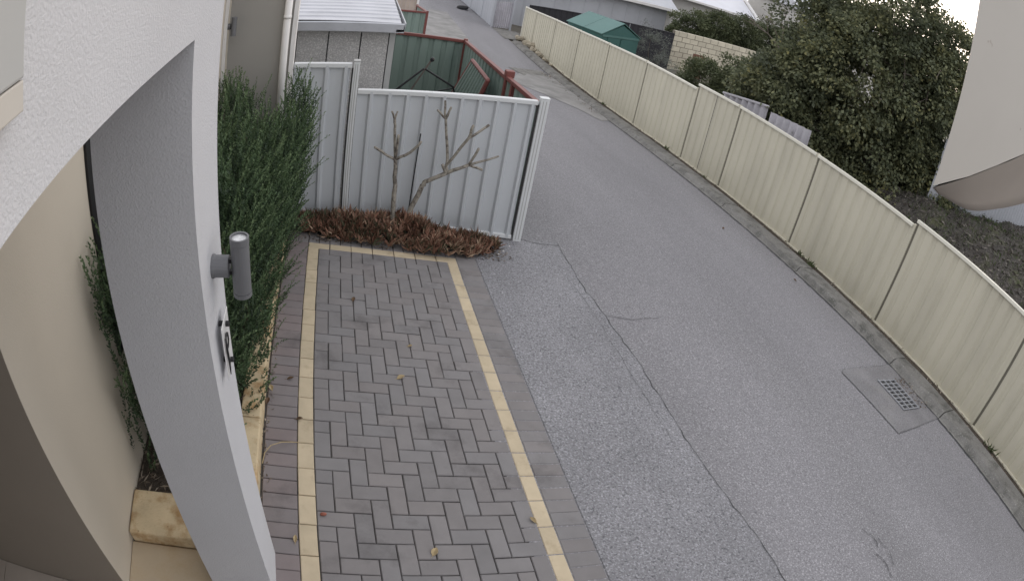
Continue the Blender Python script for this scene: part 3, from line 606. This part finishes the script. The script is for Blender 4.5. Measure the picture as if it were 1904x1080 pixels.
def succulents():
    quads = []; tints = []
    nros = 620
    for k in range(nros):
        t = RNG.random(); x = -.08 + 1.9 * t
        yc = .40 - .02 * math.sin(3 * t); hw = .11 + .15 * math.sin(math.pi * min(1, t * 1.0 + .06)) ** .8
        if t > .45: yc -= .1 * math.sin(math.pi * (t - .5) / .5)
        y = yc + RNG.uniform(-1, 1) * hw
        if y > .63: y = .63
        hgt = .05 + .22 * (1 - ((y - yc) / (hw + .02)) ** 2) * (math.sin(math.pi * min(max(t, .04), .97)) ** .5) * RNG.uniform(.55, 1.2) * (1 + .3 * math.sin(x * 7.3 + 1) * math.sin(y * 11 + x * 3))
        z = h(x, y) + hgt * .7; nl = RNG.integers(9, 15); base = RNG.random() ** 1.3 * .75 - .05 + .12 * math.sin(x * 5 + y * 9)
        az = RNG.uniform(0, 2 * math.pi, nl); el = RNG.uniform(.45, 1.4, nl); ax = np.stack([np.cos(az) * np.cos(el), np.sin(az) * np.cos(el), np.sin(el)], 1)
        C = np.tile((x, y, z - .03), (nl, 1)) + RNG.normal(0, .008, (nl, 3))
        quads.append(leaves(C, ax, RNG.uniform(.06, .13, nl), RNG.uniform(.013, .022, nl), .35)); tints.append(np.clip(base + RNG.normal(.2, .2, nl), 0, 1))
    V = np.concatenate(quads); return npmesh('succulent_groundcover', V, 4, Mt['succulent'], np.concatenate(tints))
tag(link(bpy.data.objects.new('succulent_groundcover', succulents())), 'low mass of red-brown pointed succulents along the fence foot', 'succulents', kind='stuff')
sheet('planting_soil', [-.3, 0, .5, 1, 1.5, 1.8], [.3, .45, .65, .72], .012, Mt['soil'])
chips('leaf_litter', 420, (-.2, 1.95), (.12, .34), .006, .05, .015, Mt['dry'], .006)
chips('gutter_litter', 1500, (7.03, 7.26), (-6, 18), .06, .06, .02, Mt['dry'], .01)
chips('gutter_litter', 110, (6.36, 6.60), (-2.2, -1.6), .015, .05, .018, Mt['dry'], .012)
chips('gutter_litter', 260, (6.3, 6.62), (9, 14), .01, .07, .025, Mt['dry'], .01)
chips('bed_litter', 160, (-.2, -.16), (-3.1, .2), .004, .03, .012, Mt['dry'], .004)

# ------------------------------------------------------------------ rosemary
def sprigs(P, D, Ln, nn, leaf, lw):
    n = len(P); S = np.linspace(.06, 1, nn)[None, :, None]
    bend = unit(RNG.normal(size=(n, 1, 3)) * (1, 1, .2)) * .16 * Ln[:, None, None]
    C = P[:, None] + D[:, None] * Ln[:, None, None] * S + bend * S ** 2
    rad = RNG.normal(size=(n, nn, 3)); rad -= (rad * D[:, None]).sum(-1, keepdims=True) * D[:, None]
    ax = unit(unit(rad) * .75 + D[:, None] * (.55 + .6 * S))
    l = leaf * (1.05 - .35 * S[..., 0]) * RNG.uniform(.7, 1.2, (n, nn))
    t = np.broadcast_to((RNG.random((n, 1)) * .4 - .08 + .62 * S[..., 0] ** 1.6), (n, nn)) + RNG.normal(0, .09, (n, nn))
    return leaves(C.reshape(-1, 3), ax.reshape(-1, 3), l.ravel(), lw, .15), t.ravel()
rs = thing('rosemary_shrub', (-.55, -1.2, h(-.55, -1.2)), 'tall dense dark green rosemary shrub spilling over the limestone edging', 'shrub')
def rosemary_pts(n):
    out = []
    while len(out) < n:
        y = RNG.uniform(-2.85, .42); x = RNG.uniform(-.86, .0); s = (y + 2.85) / 3.27
        g = h(x, y); zt = 1.24 + .14 * math.sin(y * 4.1 + 1.0) + .12 * math.sin(y * 9 + x * 7) + (-.32 if -.58 < x < -.24 and y > -.5 else 0)
        zt = min(zt, 1.56 - g)
        z = RNG.uniform(.02, 1) ** .85 * zt
        xr = -.30 + .22 * s ** .6 + .14 * max(0, z - .25) * s ** 2 - .22 * max(0, z - .6) * (1 - s) + .03 * math.sin(y * 11 + z * 7)
        if y < -2.2: xr -= (-2.2 - y) * .35
        if x > xr: continue
        out.append((x, y, g + z, xr - x, zt - z))
    return np.array(out)
Q = rosemary_pts(5200)
D = RNG.normal(0, .15, (len(Q), 3)); D[:, 2] += 1.0; near = np.exp(-Q[:, 3] / .12); D[:, 0] += near * .55; D[:, 1] -= .1
low = Q[:, 2] < .45; D[low, 0] += near[low] * .1; D = unit(D)
Ln = RNG.uniform(.2, .42, len(Q)); Ln = np.minimum(Ln, .16 + Q[:, 4] + .08)
V, T = sprigs(Q[:, :3] - D * Ln[:, None] * .5, D, Ln, 52, .022, .010)
o = bpy.data.objects.new('foliage', npmesh('foliage', V - np.array(rs.location), 4, Mt['rosemary'], T)); link(o, rs)
# tall leading shoots
k = 330; y = RNG.uniform(-2.7, .4, k); x = RNG.uniform(-.84, -.3, k) + .22 * ((y + 2.7) / 3.1) ** 2; z = np.array([h(a, b) for a, b in zip(x, y)]) + .95 + RNG.uniform(0, .4, k) - .3 * ((x > -.58) & (x < -.24) & (y > -.5))
D = unit(np.stack([RNG.normal(.05, .12, k), RNG.normal(0, .12, k), np.ones(k)], 1)); V, T = sprigs(np.stack([x, y, z], 1), D, RNG.uniform(.2, .38, k), 50, .021, .010)
o = bpy.data.objects.new('foliage', npmesh('foliage', V - np.array(rs.location), 4, Mt['rosemary'], T)); link(o, rs)
# side shoots reaching towards the fence and through to the porch wall
k = 70; y = RNG.uniform(.05, .4, k); P = np.stack([RNG.uniform(-.3, -.1, k), y, RNG.uniform(.35, .95, k)], 1); D = unit(np.stack([RNG.uniform(.15, .6, k), RNG.normal(0, .1, k), np.ones(k)], 1)); V1, T1 = sprigs(P, D, RNG.uniform(.2, .38, k), 50, .021, .010)
k = 110; P = np.stack([RNG.uniform(-.82, -.62, k), RNG.uniform(-2.78, -2.45, k), RNG.uniform(.75, 1.5, k)], 1); D = unit(np.stack([RNG.normal(-.1, .2, k), RNG.uniform(-.7, 0, k), np.ones(k) * .8], 1)); V2, T2 = sprigs(P, D, RNG.uniform(.15, .28, k), 26, .026, .0085)
o = bpy.data.objects.new('foliage', npmesh('foliage', np.concatenate([V1, V2]) - np.array(rs.location), 4, Mt['rosemary'], np.concatenate([T1, T2]))); link(o, rs)
for i in range(16):
    x = random.uniform(-.75, -.35); y = random.uniform(-2.5, .3); g = h(x, y)
    MB().tube([(x, y, g), (x + random.gauss(0, .06), y + random.gauss(0, .06), g + .5), (x + random.gauss(.03, .08), y + random.gauss(0, .08), g + 1.1)], [.014, .01, .005], 6).build('stem', Mt['stem_wood'], rs)

# ------------------------------------------------------------------ litter on the driveway
def leaf_thing(name, x, y, rot, ln, wd, m, label, group=None):
    z = h(x, y) + .004; o_ = thing(name, (x, y, z), label, 'leaf', group); c_, s_ = math.cos(rot), math.sin(rot); V = []
    prof_ = [(0, 0), (.25, .8), (.5, 1), (.75, .7), (1, .05)]
    for t, k in prof_:
        for sg in (-1, 0, 1):
            u, v = (t - .5) * ln, sg * k * wd / 2; V.append((x + u * c_ - v * s_, y + u * s_ + v * c_, z + .012 * abs(sg) * k + .01 * t * t + A * 0))
    mb = MB().add(V, [(3 * i + j, 3 * i + 3 + j, 3 * i + 4 + j, 3 * i + 1 + j) for i in range(4) for j in range(2)]); o2 = mb.build('blade', m, o_); o2.modifiers.new('t', 'SOLIDIFY').thickness = .0012
    MB().tube([(x - ln * .5 * c_, y - ln * .5 * s_, z + .002), (x - ln * .75 * c_, y - ln * .75 * s_, z + .004)], .0012, 5).build('stalk', m, o_)

leaf_thing('fallen_leaf', .679, -1.733, .4, .06, .035, Mt['leaf_yellow'], 'curled yellow leaf in the middle of the herringbone paving')
leaf_thing('fallen_leaf', .679, -3.155, 1.0, .055, .035, Mt['leaf_yellow'], 'pale yellow leaf on the nearest herringbone pavers')
leaf_thing('fallen_leaf', 1.262, -2.953, 2.2, .05, .025, Mt['leaf_yellow'], 'pale yellow leaf beside the right cream paver line')
leaf_thing('fallen_leaf', .783, -1.369, .1, .035, .02, Mt['leaf_yellow'], 'tiny pale leaf further up the herringbone paving')
leaf_thing('fallen_leaf', -.054, -1.841, .2, .05, .02, Mt['leaf_brown'], 'dark curled leaf on the left border pavers')
leaf_thing('fallen_leaf', .395, -.812, 1.4, .05, .03, Mt['leaf_brown'], 'dark leaf far up the herringbone paving')
leaf_thing('fallen_leaf', -.018, -3.107, 1.5, .045, .02, Mt['leaf_yellow'], 'curled pale leaf against the left cream paver line')
leaf_thing('fallen_leaf', .012, -2.211, .1, .045, .02, Mt['leaf_brown'], 'brown leaf lying across the left cream paver line')
leaf_thing('fallen_leaf', -.19, -2.075, 1.3, .05, .03, Mt['leaf_brown'], 'brown leaf at the foot of the limestone edging')
leaf_thing('fallen_leaf', -.175, -1.95, 1.9, .045, .03, Mt['leaf_yellow'], 'orange-brown leaf at the foot of the limestone edging')
leaf_thing('fallen_leaf', 5.95, 2.26, .7, .06, .035, Mt['leaf_brown'], 'dark leaf alone in the middle of the lane')
leaf_thing('fallen_leaf', 6.35, .75, 2.0, .06, .035, Mt['leaf_brown'], 'dark leaf on the lane close to the kerb joint')
nx, ny = .133, -2.929; nz = h(nx, ny)
t = thing('seed_pod', (nx, ny, nz), 'small reddish seed pod on the pavers near the left cream line', 'seed pod')
MB().tube([(nx - .012, ny, nz + .009), (nx, ny, nz + .011), (nx + .013, ny + .002, nz + .009)], [.008, .0105, .008], 10).build('shell', Mt['seed_red'], t, smooth=True)
tw = MB().tube([(x, y, h(x, y) + z) for x, y, z in ((-.197, -2.6, .006), (-.185, -2.53, .02), (-.15, -2.475, .03), (-.087, -2.435, .025), (-.03, -2.415, .012), (.012, -2.407, .006))], [.0026, .003, .003, .003, .0025, .002], 6).build('dry_twig', Mt['leaf_yellow'])
tag(tw, 'thin curved dry twig arching over the left border pavers', 'twig')
for i, (x, y) in enumerate(((1.9, .36), (1.83, .28), (2.0, .5))):
    m = MB(); r = .012 - .002 * i
    m.tube([(x - r * .6, y, h(x, y) + r * .5), (x, y + .002, h(x, y) + r * .7), (x + r * .7, y, h(x, y) + r * .4)], [r * .5, r * .8, r * .5], 7)
    tag(m.build('pebble', Mt['white_paint']), 'small white pebble on the asphalt beside the succulents', 'pebble', 'white pebbles beside the succulents')

def weed(x, y, s, label):
    n = 26; az = RNG.uniform(0, 6.28, n); el = RNG.uniform(.2, 1.3, n); ax = np.stack([np.cos(az) * np.cos(el), np.sin(az) * np.cos(el), np.sin(el)], 1)
    C = np.tile((0, 0, .0), (n, 1)) + RNG.normal(0, .02 * s, (n, 3)) * (1, 2.2, .2)
    o = bpy.data.objects.new('weed', npmesh('weed', leaves(C, ax, RNG.uniform(.04, .11, n) * s, .018 * s, .3), 4, Mt['weed'])); o.location = (x, y, h(x, y) + .07)
    tag(link(o), label, 'weed', 'weeds along the fence foot')
for x, y, s_, lab in ((7.2, 1.62, 1, 'smaller of two weeds at the middle of the fence foot'), (7.18, 1.3, 1.2, 'larger of two weeds at the middle of the fence foot'), (7.2, 6.6, 1, 'weed at the fence foot near the farther fence step'),
                      (7.2, -3.2, 1.2, 'weed at the fence foot nearest the camera'), (7.2, 4.9, .7, 'tiny weed at the fence foot beside the split panel'), (7.2, 10.4, 1.0, 'farthest weed at the cream fence foot')):
    weed(x, y, s_, lab)

# ------------------------------------------------------------------ far end of the lane
def rock(x, y, s, label, group):
    u = [(math.sin(a) * math.cos(b), math.sin(a) * math.sin(b), math.cos(a)) for a in (.5, 1.15, 1.8, 2.5) for b in np.arange(0, 6.28, 6.2832 / 7)]
    k = [random.uniform(.7, 1.2) for _ in u]; V = [(a * s * q, b * s * q * 1.2, c * s * q * .75) for (a, b, c), q in zip(u, k)] + [(0, 0, s * .7), (0, 0, -s * .7)]
    F = [(i * 7 + j, i * 7 + (j + 1) % 7, (i + 1) * 7 + (j + 1) % 7, (i + 1) * 7 + j) for i in range(3) for j in range(7)] + [(28, (j + 1) % 7, j) for j in range(7)] + [(29, 21 + j, 21 + (j + 1) % 7) for j in range(7)]
    F = [f[::-1] for f in F]
    o = MB().add(V, F).build('rubble_stone', Mt['rock']); o.location = (x, y, h(x, y) + .06 + s * .5); o.rotation_euler = (0, 0, random.random() * 6)
    tag(o, label, 'stone', group)
for i, (x, y, s) in enumerate(((7.12, 19.3, .17), (7.2, 18.75, .14), (7.08, 18.2, .16), (7.17, 17.7, .11), (7.1, 17.3, .13), (7.2, 16.9, .1), (7.12, 16.4, .12), (7.18, 15.8, .08), (7.1, 19.75, .12), (7.2, 18.0, .2), (7.16, 15.2, .06), (7.14, 16.0, .07))):
    rock(x, y, s, {9: 'largest rubble stone at the far foot of the cream fence', 10: 'smallest rubble stone, nearest end of the rubble by the cream fence', 8: 'rubble stone lying farthest away, at the end post of the cream fence'}.get(i, 'rough rubble stone heaped at the far foot of the cream fence'), 'rubble stones at the end of the cream fence')
lf = thing('metal_fence', (6.4, 26, h(6.4, 26)), 'tall pale grey sheet fence along the far right of the lane', 'fence')
for a, b in ((21.95, 24.4), (24.44, 27.4), (27.44, 30.4), (30.44, 34)):
    ribbed((6.42, b), (6.42, a), lambda t, a=a, b=b: h(6.4, b + (a - b) * t) + .03, lambda t: .35, Mt['light_grey_sheet'], 'sheet', lf, .5, .012, WIDE, (-1, 0))
    MB().box(6.4, 6.47, a - .06, a, h(6.4, a), .4).build('post', Mt['light_grey_sheet'], lf)
gt = thing('corrugated_gate', (6.9, 22, h(6.9, 22)), 'weathered corrugated metal gate between posts at the far end of the cream fence', 'gate')
WAVE = [(i / 8, math.sin(2 * math.pi * i / 8)) for i in range(8)]
ribbed((6.5, 22.0), (7.26, 22.0), lambda t: h(6.9, 22) + .04, lambda t: -.33 + .05 * t, Mt['fibro'], 'sheet', gt, .1, .02, WAVE, (0, -1))
for x, zt in ((6.46, .4), (7.3, .4)): MB().box(x - .04, x + .04, 21.94, 22.06, h(x, 22) - .1, zt).build('post', Mt['light_grey_sheet'], gt)
ty = thing('tyre', (5.85, 26.5, h(5.85, 26.5)), 'small black tyre lying on the lane by the far grey fence', 'tyre')
q = [(5.85 + .22 * math.cos(t), 26.5 + .22 * math.sin(t), h(5.85, 26.5) + .09) for t in np.linspace(0, 2 * math.pi, 21)]
MB().tube(q, .085, 10, cap=False).build('tread', Mt['rubber'], ty, smooth=True)
bf = thing('timber_fence', (1.8, 16.5, h(1.8, 16.5)), 'pale timber board fence far down the left of the lane', 'fence')
for i in range(11): x = .9 + i * .145; MB().box(x, x + .138, 16.5, 16.52, h(x, 16.5), .5 + .01 * (i % 3)).build('board', Mt['timber_pale'], bf)
MB().box(.9, 2.5, 16.525, 16.57, .2, .27).build('rail', Mt['timber_pale'], bf)
MB().box(2.43, 2.5, 16.4, 16.495, h(2.5, 16.5), .55).build('post', Mt['white_paint'], bf)

# ------------------------------------------------------------------ foliage generator
def cloud(lobes, nclump, per, crad, ln, wd, droop=.35, shell=.55):
    lob = np.array(lobes, float); vol = (lob[:, 3] * lob[:, 4] * lob[:, 5]) ** .67; pick = RNG.choice(len(lob), nclump, p=vol / vol.sum())
    d = unit(RNG.normal(size=(nclump, 3))); r = shell + (1 - shell) * RNG.random(nclump)[:, None] ** .6; r *= RNG.uniform(.85, 1.12, (nclump, 1))
    C = lob[pick, :3] + d * lob[pick, 3:6] * r; cr_ = crad * RNG.uniform(.6, 1.4, nclump)
    n = nclump * per; ci = np.repeat(np.arange(nclump), per)
    off = unit(RNG.normal(size=(n, 3))) * (RNG.random((n, 1)) ** .5) * cr_[ci][:, None] * (1, 1, .7)
    P = C[ci] + off; ax = unit(off + d[ci] * .25) + RNG.normal(0, .45, (n, 3)); ax[:, 2] -= droop
    V = leaves(P, ax, ln * RNG.uniform(.65, 1.25, n), wd * RNG.uniform(.7, 1.2, n), .2)
    t = RNG.random(nclump)[ci] * .55 + RNG.normal(.12, .14, n) + .25 * (RNG.random(n) > .97)
    return V, t, C
def bush(name, loc, label, cat, lobes, nclump, per, crad, ln, wd, m, trunkr=.03, group=None, limbs=8, wood='bark'):
    t = thing(name, loc, label, cat, group); V, ti, C = cloud(lobes, nclump, per, crad, ln, wd)
    link(bpy.data.objects.new('crown', npmesh('crown', V - np.array(loc), 4, m, ti)), t)
    top_ = Vector(np.mean(np.array(lobes)[:, :3], 0)); b0 = Vector(loc); mid = b0.lerp(top_, .45)
    MB().tube([b0 - Vector((0, 0, .1)), b0.lerp(mid, .5) + Vector((.05, .03, 0)), mid], [trunkr, trunkr * .85, trunkr * .7], 10).build('trunk', Mt[wood], t, smooth=True)
    for i in range(limbs):
        e = Vector(C[i * len(C) // limbs]); k = mid.lerp(e, .5) + Vector((random.gauss(0, .08), random.gauss(0, .08), .1))
        MB().tube([mid, k, e], [trunkr * .5, trunkr * .3, trunkr * .1], 6).build('limb', Mt[wood], t)
    return t
# big tree
bt = bush('broadleaf_tree', (10.2, 3.6, -1.1), 'large dense dark green tree rising behind the cream fence at the right', 'tree',
     [(9.9, 3.8, 2.3, 1.6, 1.6, 1.6), (11.0, 2.5, 2.3, 1.15, 1.15, 1.7), (9.0, 4.85, 1.6, 1.1, 1.1, 1.05), (9.8, 4.0, 3.9, 1.5, 1.5, 1.3), (10.9, 2.6, 3.3, 1.1, 1.1, 1.1), (10.6, 3.0, .95, 1.25, 1.25, 1.2), (9.5, 4.3, .6, .95, .95, 1.0), (11.0, 2.35, .5, .8, .7, .8), (11.7, 1.75, 2.2, .7, .7, 1.5), (9.2, 5.0, 3.0, 1.0, 1.0, 1.0), (8.9, 4.6, .5, .9, .9, .8), (10.3, 3.0, .2, 1.2, 1.0, .8), (11.3, 1.9, .25, .9, .6, .6), (9.3, 3.9, .2, .8, .8, .7), (8.7, 5.5, 1.0, .85, .85, .8)],
     1000, 170, .34, .088, .064, Mt['leaf_dark'], .13, limbs=18)
for i in range(46):       # dead twigs tangled in the crown
    c = Vector((10.1, 2.9, 2.75)) + Vector((random.gauss(0, .35), random.gauss(0, .35), random.gauss(0, .3))); d = Vector((random.gauss(-.25, .5), random.gauss(-.3, .5), random.gauss(.1, .6))).normalized()
    k = c + d * .35 + Vector((random.gauss(0, .07), random.gauss(0, .07), random.gauss(0, .07)))
    MB().tube([c, k, k + (d + Vector((0, 0, -.4))) * random.uniform(.25, .5)], [.008, .006, .003], 5, cap=False).build('twig', Mt['twig'], bt)
# bushes behind the fence
G1 = 'bushes behind the cream fence'
bush('leafy_bush', (8.7, 8.6, -1.5), 'dense bush just behind the cream fence, in front of the block wall', 'bush', [(8.95, 8.4, .1, .75, .8, .75), (8.6, 8.9, -.5, .7, .7, .6)], 170, 130, .22, .065, .04, Mt['leaf_bush'], .04, G1)
bush('leafy_bush', (9.6, 7.9, -1.5), 'rounded bush behind the cream fence, left of the large tree', 'bush', [(9.7, 7.6, .45, .95, .95, .85), (9.2, 7.3, -.2, .9, .9, .8)], 190, 130, .22, .065, .045, Mt['leaf_bush'], .05, G1)
bush('leafy_bush', (10.4, 7.0, -1.4), 'paler green bush merging with the left side of the large tree', 'bush', [(10.3, 6.9, .95, .95, .95, 1.0), (9.5, 6.4, .3, .95, .9, .9), (9.0, 6.0, -.1, .7, .7, .7)], 220, 130, .22, .07, .05, Mt['leaf_dark'], .05, G1)
bush('olive_bush', (10.2, 13.8, -1.7), 'thin silvery olive bush between the green shed and the charcoal fence', 'bush', [(10.1, 13.75, -.1, .55, .55, .8), (9.75, 14.0, .45, .35, .35, .45), (10.45, 13.6, -.6, .5, .5, .5)], 60, 60, .2, .06, .02, Mt['leaf_olive'], .03)
hz = [(16.6, 22.6, .1, 1.3, .9, 1.0), (18.4, 22.7, .5, 1.3, .9, 1.0), (20.2, 22.7, .65, 1.3, .9, 1.05), (22.2, 22.8, .9, 1.4, .9, 1.1), (24.3, 23.0, 1.0, 1.3, .9, 1.2)]
for i, q in enumerate(hz):
    bush('hedge_shrub', (q[0], q[1], -1.8), ['hedge shrub above the left end of the limestone block wall', 'second hedge shrub from the left above the block wall', 'middle hedge shrub above the limestone block wall', 'second hedge shrub from the right, above the block wall', 'hedge shrub at the right end, nearest the large tree'][i], 'shrub', [q, (q[0] + .4, q[1] - .2, q[2] - .7, 1.0, .7, .8)], 120, 110, .34, .11, .075, Mt['leaf_bush'], .05, 'hedge shrubs above the block wall', 4)

# old fibro fence and yard beyond the lane fence
ff = thing('fibro_fence', (7.95, 4.3, h(7.95, 4.3)), 'old grey corrugated fibro fence just showing above the cream fence', 'fence')
ribbed((7.82, 5.9), (7.9, 4.45), lambda t: -1.0, lambda t: .56 + .26 * t, Mt['fibro'], 'sheet', ff, .2, .04, WAVE, (-1, 0))
ribbed((7.93, 4.36), (8.08, 3.25), lambda t: -1.0, lambda t: .77 + .1 * t, Mt['fibro'], 'sheet', ff, .2, .04, WAVE, (-1, 0))
MB().tube([(7.8, 5.92, .58), (7.9, 4.45, .84)], .03, 8).build('capping', Mt['fibro'], ff)
cfn = thing('corrugated_fence', (13, 1.1, .5), 'grey corrugated iron fence beyond the mulch at the right edge', 'fence')
p0, p1 = (10.5, 1.75), (20.5, -.6); nseg = 4
for i in range(nseg):
    a = [p0[k] + (p1[k] - p0[k]) * i / nseg for k in (0, 1)]; b = [p0[k] + (p1[k] - p0[k]) * (i + 1) / nseg for k in (0, 1)]
    ribbed(a, b, lambda t: .1, lambda t, i=i: 2.15 + .1 * (i + t), Mt['light_grey_sheet'], 'sheet', cfn, .13, .022, WAVE, (-.23, -.97))
def soil_z(x, y):
    s = min(max((x - 7.7) / 2.6, 0), 1); s = s * s * (3 - 2 * s); e = min(max((5.5 - y) / 3, 0), 1)
    return h(x, y) + (1.60 + .085 * max(0, x - 10)) * s * e + .06 * math.sin(x * 2.1 + y * 3) + .04 * math.sin(x * 5 - y * 4)
sheet('yard_soil', list(np.arange(7.5, 21, .25)), list(np.arange(-7, 6.1, .25)), .0, Mt['mulch'], zf=soil_z)
n = 9000; x = 8.2 + 6.5 * RNG.random(n) ** 1.3; y = RNG.uniform(-5, 2.2, n); z = np.array([soil_z(a, b) for a, b in zip(x, y)])
V = leaves(np.stack([x, y, z + np.abs(RNG.normal(0, .015, n))], 1), RNG.normal(size=(n, 3)) * (1, 1, .5), RNG.uniform(.04, .16, n), RNG.uniform(.015, .05, n), .3)
tag(link(bpy.data.objects.new('yard_mulch', npmesh('yard_mulch', V, 4, Mt['yard_chip'], RNG.random(n) ** 1.8))), kind='stuff')
n = 2200; x = 8.5 + 5 * RNG.random(n); y = RNG.choice([1.3, .6, -1.0], n) + RNG.normal(0, .4, n); z = np.array([soil_z(a, b) for a, b in zip(x, y)])
V = leaves(np.stack([x, y, z], 1), RNG.normal(0, .35, (n, 3)) + (0, 0, 1), RNG.uniform(.05, .14, n), .014, .1)
tag(link(bpy.data.objects.new('yard_grass', npmesh('yard_grass', V, 4, Mt['weed']))), kind='stuff')

# green garden shed
gs = thing('garden_shed', (8.5, 14.1, -1.6), 'small green metal garden shed with gable roof behind the cream fence', 'shed')
g_ = Vector((.94, .34, 0)); bk = Vector((-.34, .94, 0)); ap = Vector((8.67, 13.39, .64)); hw = .82; ln_ = 1.75
def sp(u, v, z): return Vector((ap.x, ap.y, 0)) + g_ * u + bk * v + Vector((0, 0, z))
gable = [sp(-hw, 0, -1.75), sp(hw, 0, -1.75), sp(hw, 0, .2), sp(0, 0, .58), sp(-hw, 0, .2)]
MB().prism(gable, bk * ln_).build('wall', Mt['green_shed'], gs)
for s in (-1, 1):
    for k in range(2):
        v0, v1 = -.04 + k * (ln_ + .08) / 2 + .006, -.04 + (k + 1) * (ln_ + .08) / 2 - .006
        a, b, c, d = sp(0, v0, .64), sp(s * (hw + .07), v0, .19), sp(s * (hw + .07), v1, .19), sp(0, v1, .64)
        MB().prism([a, b, c, d] if s > 0 else [d, c, b, a], (0, 0, .025)).build('roof_panel', Mt['green_shed_roof'], gs)
MB().prism([sp(-hw, -.03, .12), sp(hw, -.03, .12), sp(hw, -.03, .19), sp(-hw, -.03, .19)], bk * .028).build('gable_trim', Mt['green_shed_roof'], gs)
for u in (-.3, .28): MB().prism([sp(u - .27, -.02, -1.6), sp(u + .27, -.02, -1.6), sp(u + .27, -.02, .1), sp(u - .27, -.02, .1)], bk * .018).build('door', Mt['green_shed'], gs)

# charcoal fence, limestone block wall, gate
kf = thing('charcoal_fence', (11, 20.1, -1.8), 'dark charcoal steel fence running back from the end of the cream fence', 'fence')
for i in range(3):
    a, b = 7.45 + i * 2.33, 7.45 + (i + 1) * 2.33 - .03
    ribbed((a, 20.12), (b, 20.12), lambda t: -2.0, lambda t: -.09, Mt['black_fence'], 'sheet', kf, .25, .02, WIDE, (0, -1))
    rail((a, 20.12), (b, 20.12), -.06, -.06, .05, .05, Mt['black_fence'], 'top_rail', kf, (0, 1))
bw = thing('block_wall', (18, 20.6, -1.9), 'pale limestone block wall beyond the bushes', 'wall')
dv = Vector((7.4, 1.0, 0)).normalized(); nv = Vector((-dv.y, dv.x, 0)); o0 = Vector((14.5, 20.3, 0)); bl, bh = .5, .262
for r in range(8):
    for k in range(-1, 15):
        s0 = k * bl + (bl / 2 if r % 2 else 0); s1 = s0 + bl; s0 = max(s0, 0)
        if s1 - s0 < .1: continue
        z0 = -2.02 + r * bh; o = o0 + nv * random.gauss(0, .006)
        lowq = [o + dv * (s0 + .016), o + dv * (s1 - .016), o + dv * (s1 - .016) + nv * .2, o + dv * (s0 + .016) + nv * .2]
        MB().hexa([q + Vector((0, 0, z0 + .014)) for q in lowq], [q + Vector((0, 0, z0 + bh - .014)) for q in lowq]).build('block', Mt['block'], bw)
lowq = [o0 + nv * .012 + dv * .01, o0 + nv * .012 + dv * 7.7, o0 + nv * .19 + dv * 7.7, o0 + nv * .19 + dv * .01]
MB().hexa([q + Vector((0, 0, -2.05)) for q in lowq], [q + Vector((0, 0, .06)) for q in lowq]).build('mortar', Mt['mortar'], bw)
tg = thing('timber_gate', (15.7, 19.6, -1.9), 'brown timber gate standing before the limestone block wall', 'gate')
for i in range(5): x = 15.2 + i * .13; MB().box(x, x + .12, 19.4, 19.43, -1.9, -.72).build('board', Mt['brick_brown'], tg)

# houses beyond
gh_ = thing('grey_house', (12, 25, -1.9), 'low grey clad house with white gutter behind the charcoal fence', 'house')
MB().box(6.6, 16.5, 25, 32, -2, .62).build('wall', Mt['house_grey'], gh_)
for i in range(13): x = 7.0 + i * .78; MB().box(x, x + .04, 24.975, 24.998, -1.9, .6).build('batten', Mt['house_grey'], gh_)
MB().box(16.4, 16.62, 24.9, 25.05, -1.9, .6).build('corner_pillar', Mt['pale_wall'], gh_)
MB().prism([(6.4, 24.6, .63), (6.4, 24.6, .72), (6.4, 28.5, 2.5), (6.4, 32.4, .72), (6.4, 32.4, .63)], (10.5, 0, 0)).build('roof', Mt['house_grey'], gh_)
MB().box(6.3, 17.0, 24.42, 24.58, .62, .78).build('gutter', Mt['white_paint'], gh_)
wh = thing('white_roof_house', (21, 31, -2), 'house with a pale metal roof rising behind the hedge', 'house')
MB().box(18.5, 25.2, 29.5, 35, -2, 1.38).build('wall', Mt['pale_wall'], wh)
MB().prism([(25.4, 29.0, 1.38), (25.4, 29.0, 1.46), (25.4, 32.2, 3.1), (25.4, 35.5, 1.46), (25.4, 35.5, 1.38)], (-8.2, 0, 0)).build('roof', Mt['white_roof'], wh)
MB().box(17.1, 25.5, 28.88, 28.99, 1.33, 1.47).build('gutter', Mt['white_paint'], wh)
MB().prism([(25.4, 28.95, 1.48), (25.6, 28.95, 1.5), (25.6, 32.2, 3.22), (25.4, 32.2, 3.2)], (0, 0, .12)).build('barge_board', Mt['white_paint'], wh)
ph = thing('pale_house', (30, 27, -2), 'pale house wall glimpsed through bare twigs left of the large tree', 'house')
MB().box(27.2, 37, 27, 33, -2, 3.4).build('wall', Mt['pale_wall'], ph)
MB().prism([(26.8, 26.5, 3.4), (26.8, 26.5, 3.5), (26.8, 30, 5.4), (26.8, 33.5, 3.5), (26.8, 33.5, 3.4)], (10.6, 0, 0)).build('roof', Mt['zinc_roof'], ph)
for x in (28.2, 31.0): MB().box(x, x + 1.4, 26.96, 26.995, 1.2, 2.6).build('window', Mt['glass_dark'], ph)
# bare tree
ba = thing('bare_tree', (17.5, 15.5, -1.8), 'leafless pale twiggy tree between the hedge and the large tree', 'tree')
def grow(p, d, ln, r, depth, nm):
    e = p + d * ln; k = p.lerp(e, .5) + Vector((random.gauss(0, .03), random.gauss(0, .03), 0)) * ln
    MB().tube([p, k, e], [r, r * .85, r * .65], 6 if depth > 2 else 4, cap=False).build(nm, Mt['twig'], ba)
    if depth == 0: return
    for _ in range(3 if depth > 1 else 4):
        nd = (d + Vector((random.gauss(0, .5), random.gauss(0, .5), random.gauss(.1, .3)))).normalized(); grow(e, nd, ln * random.uniform(.62, .85), r * .6, depth - 1, 'branch')
grow(Vector((17.5, 15.5, -1.8)), Vector((0, 0, 1)), 1.7, .07, 4, 'trunk')
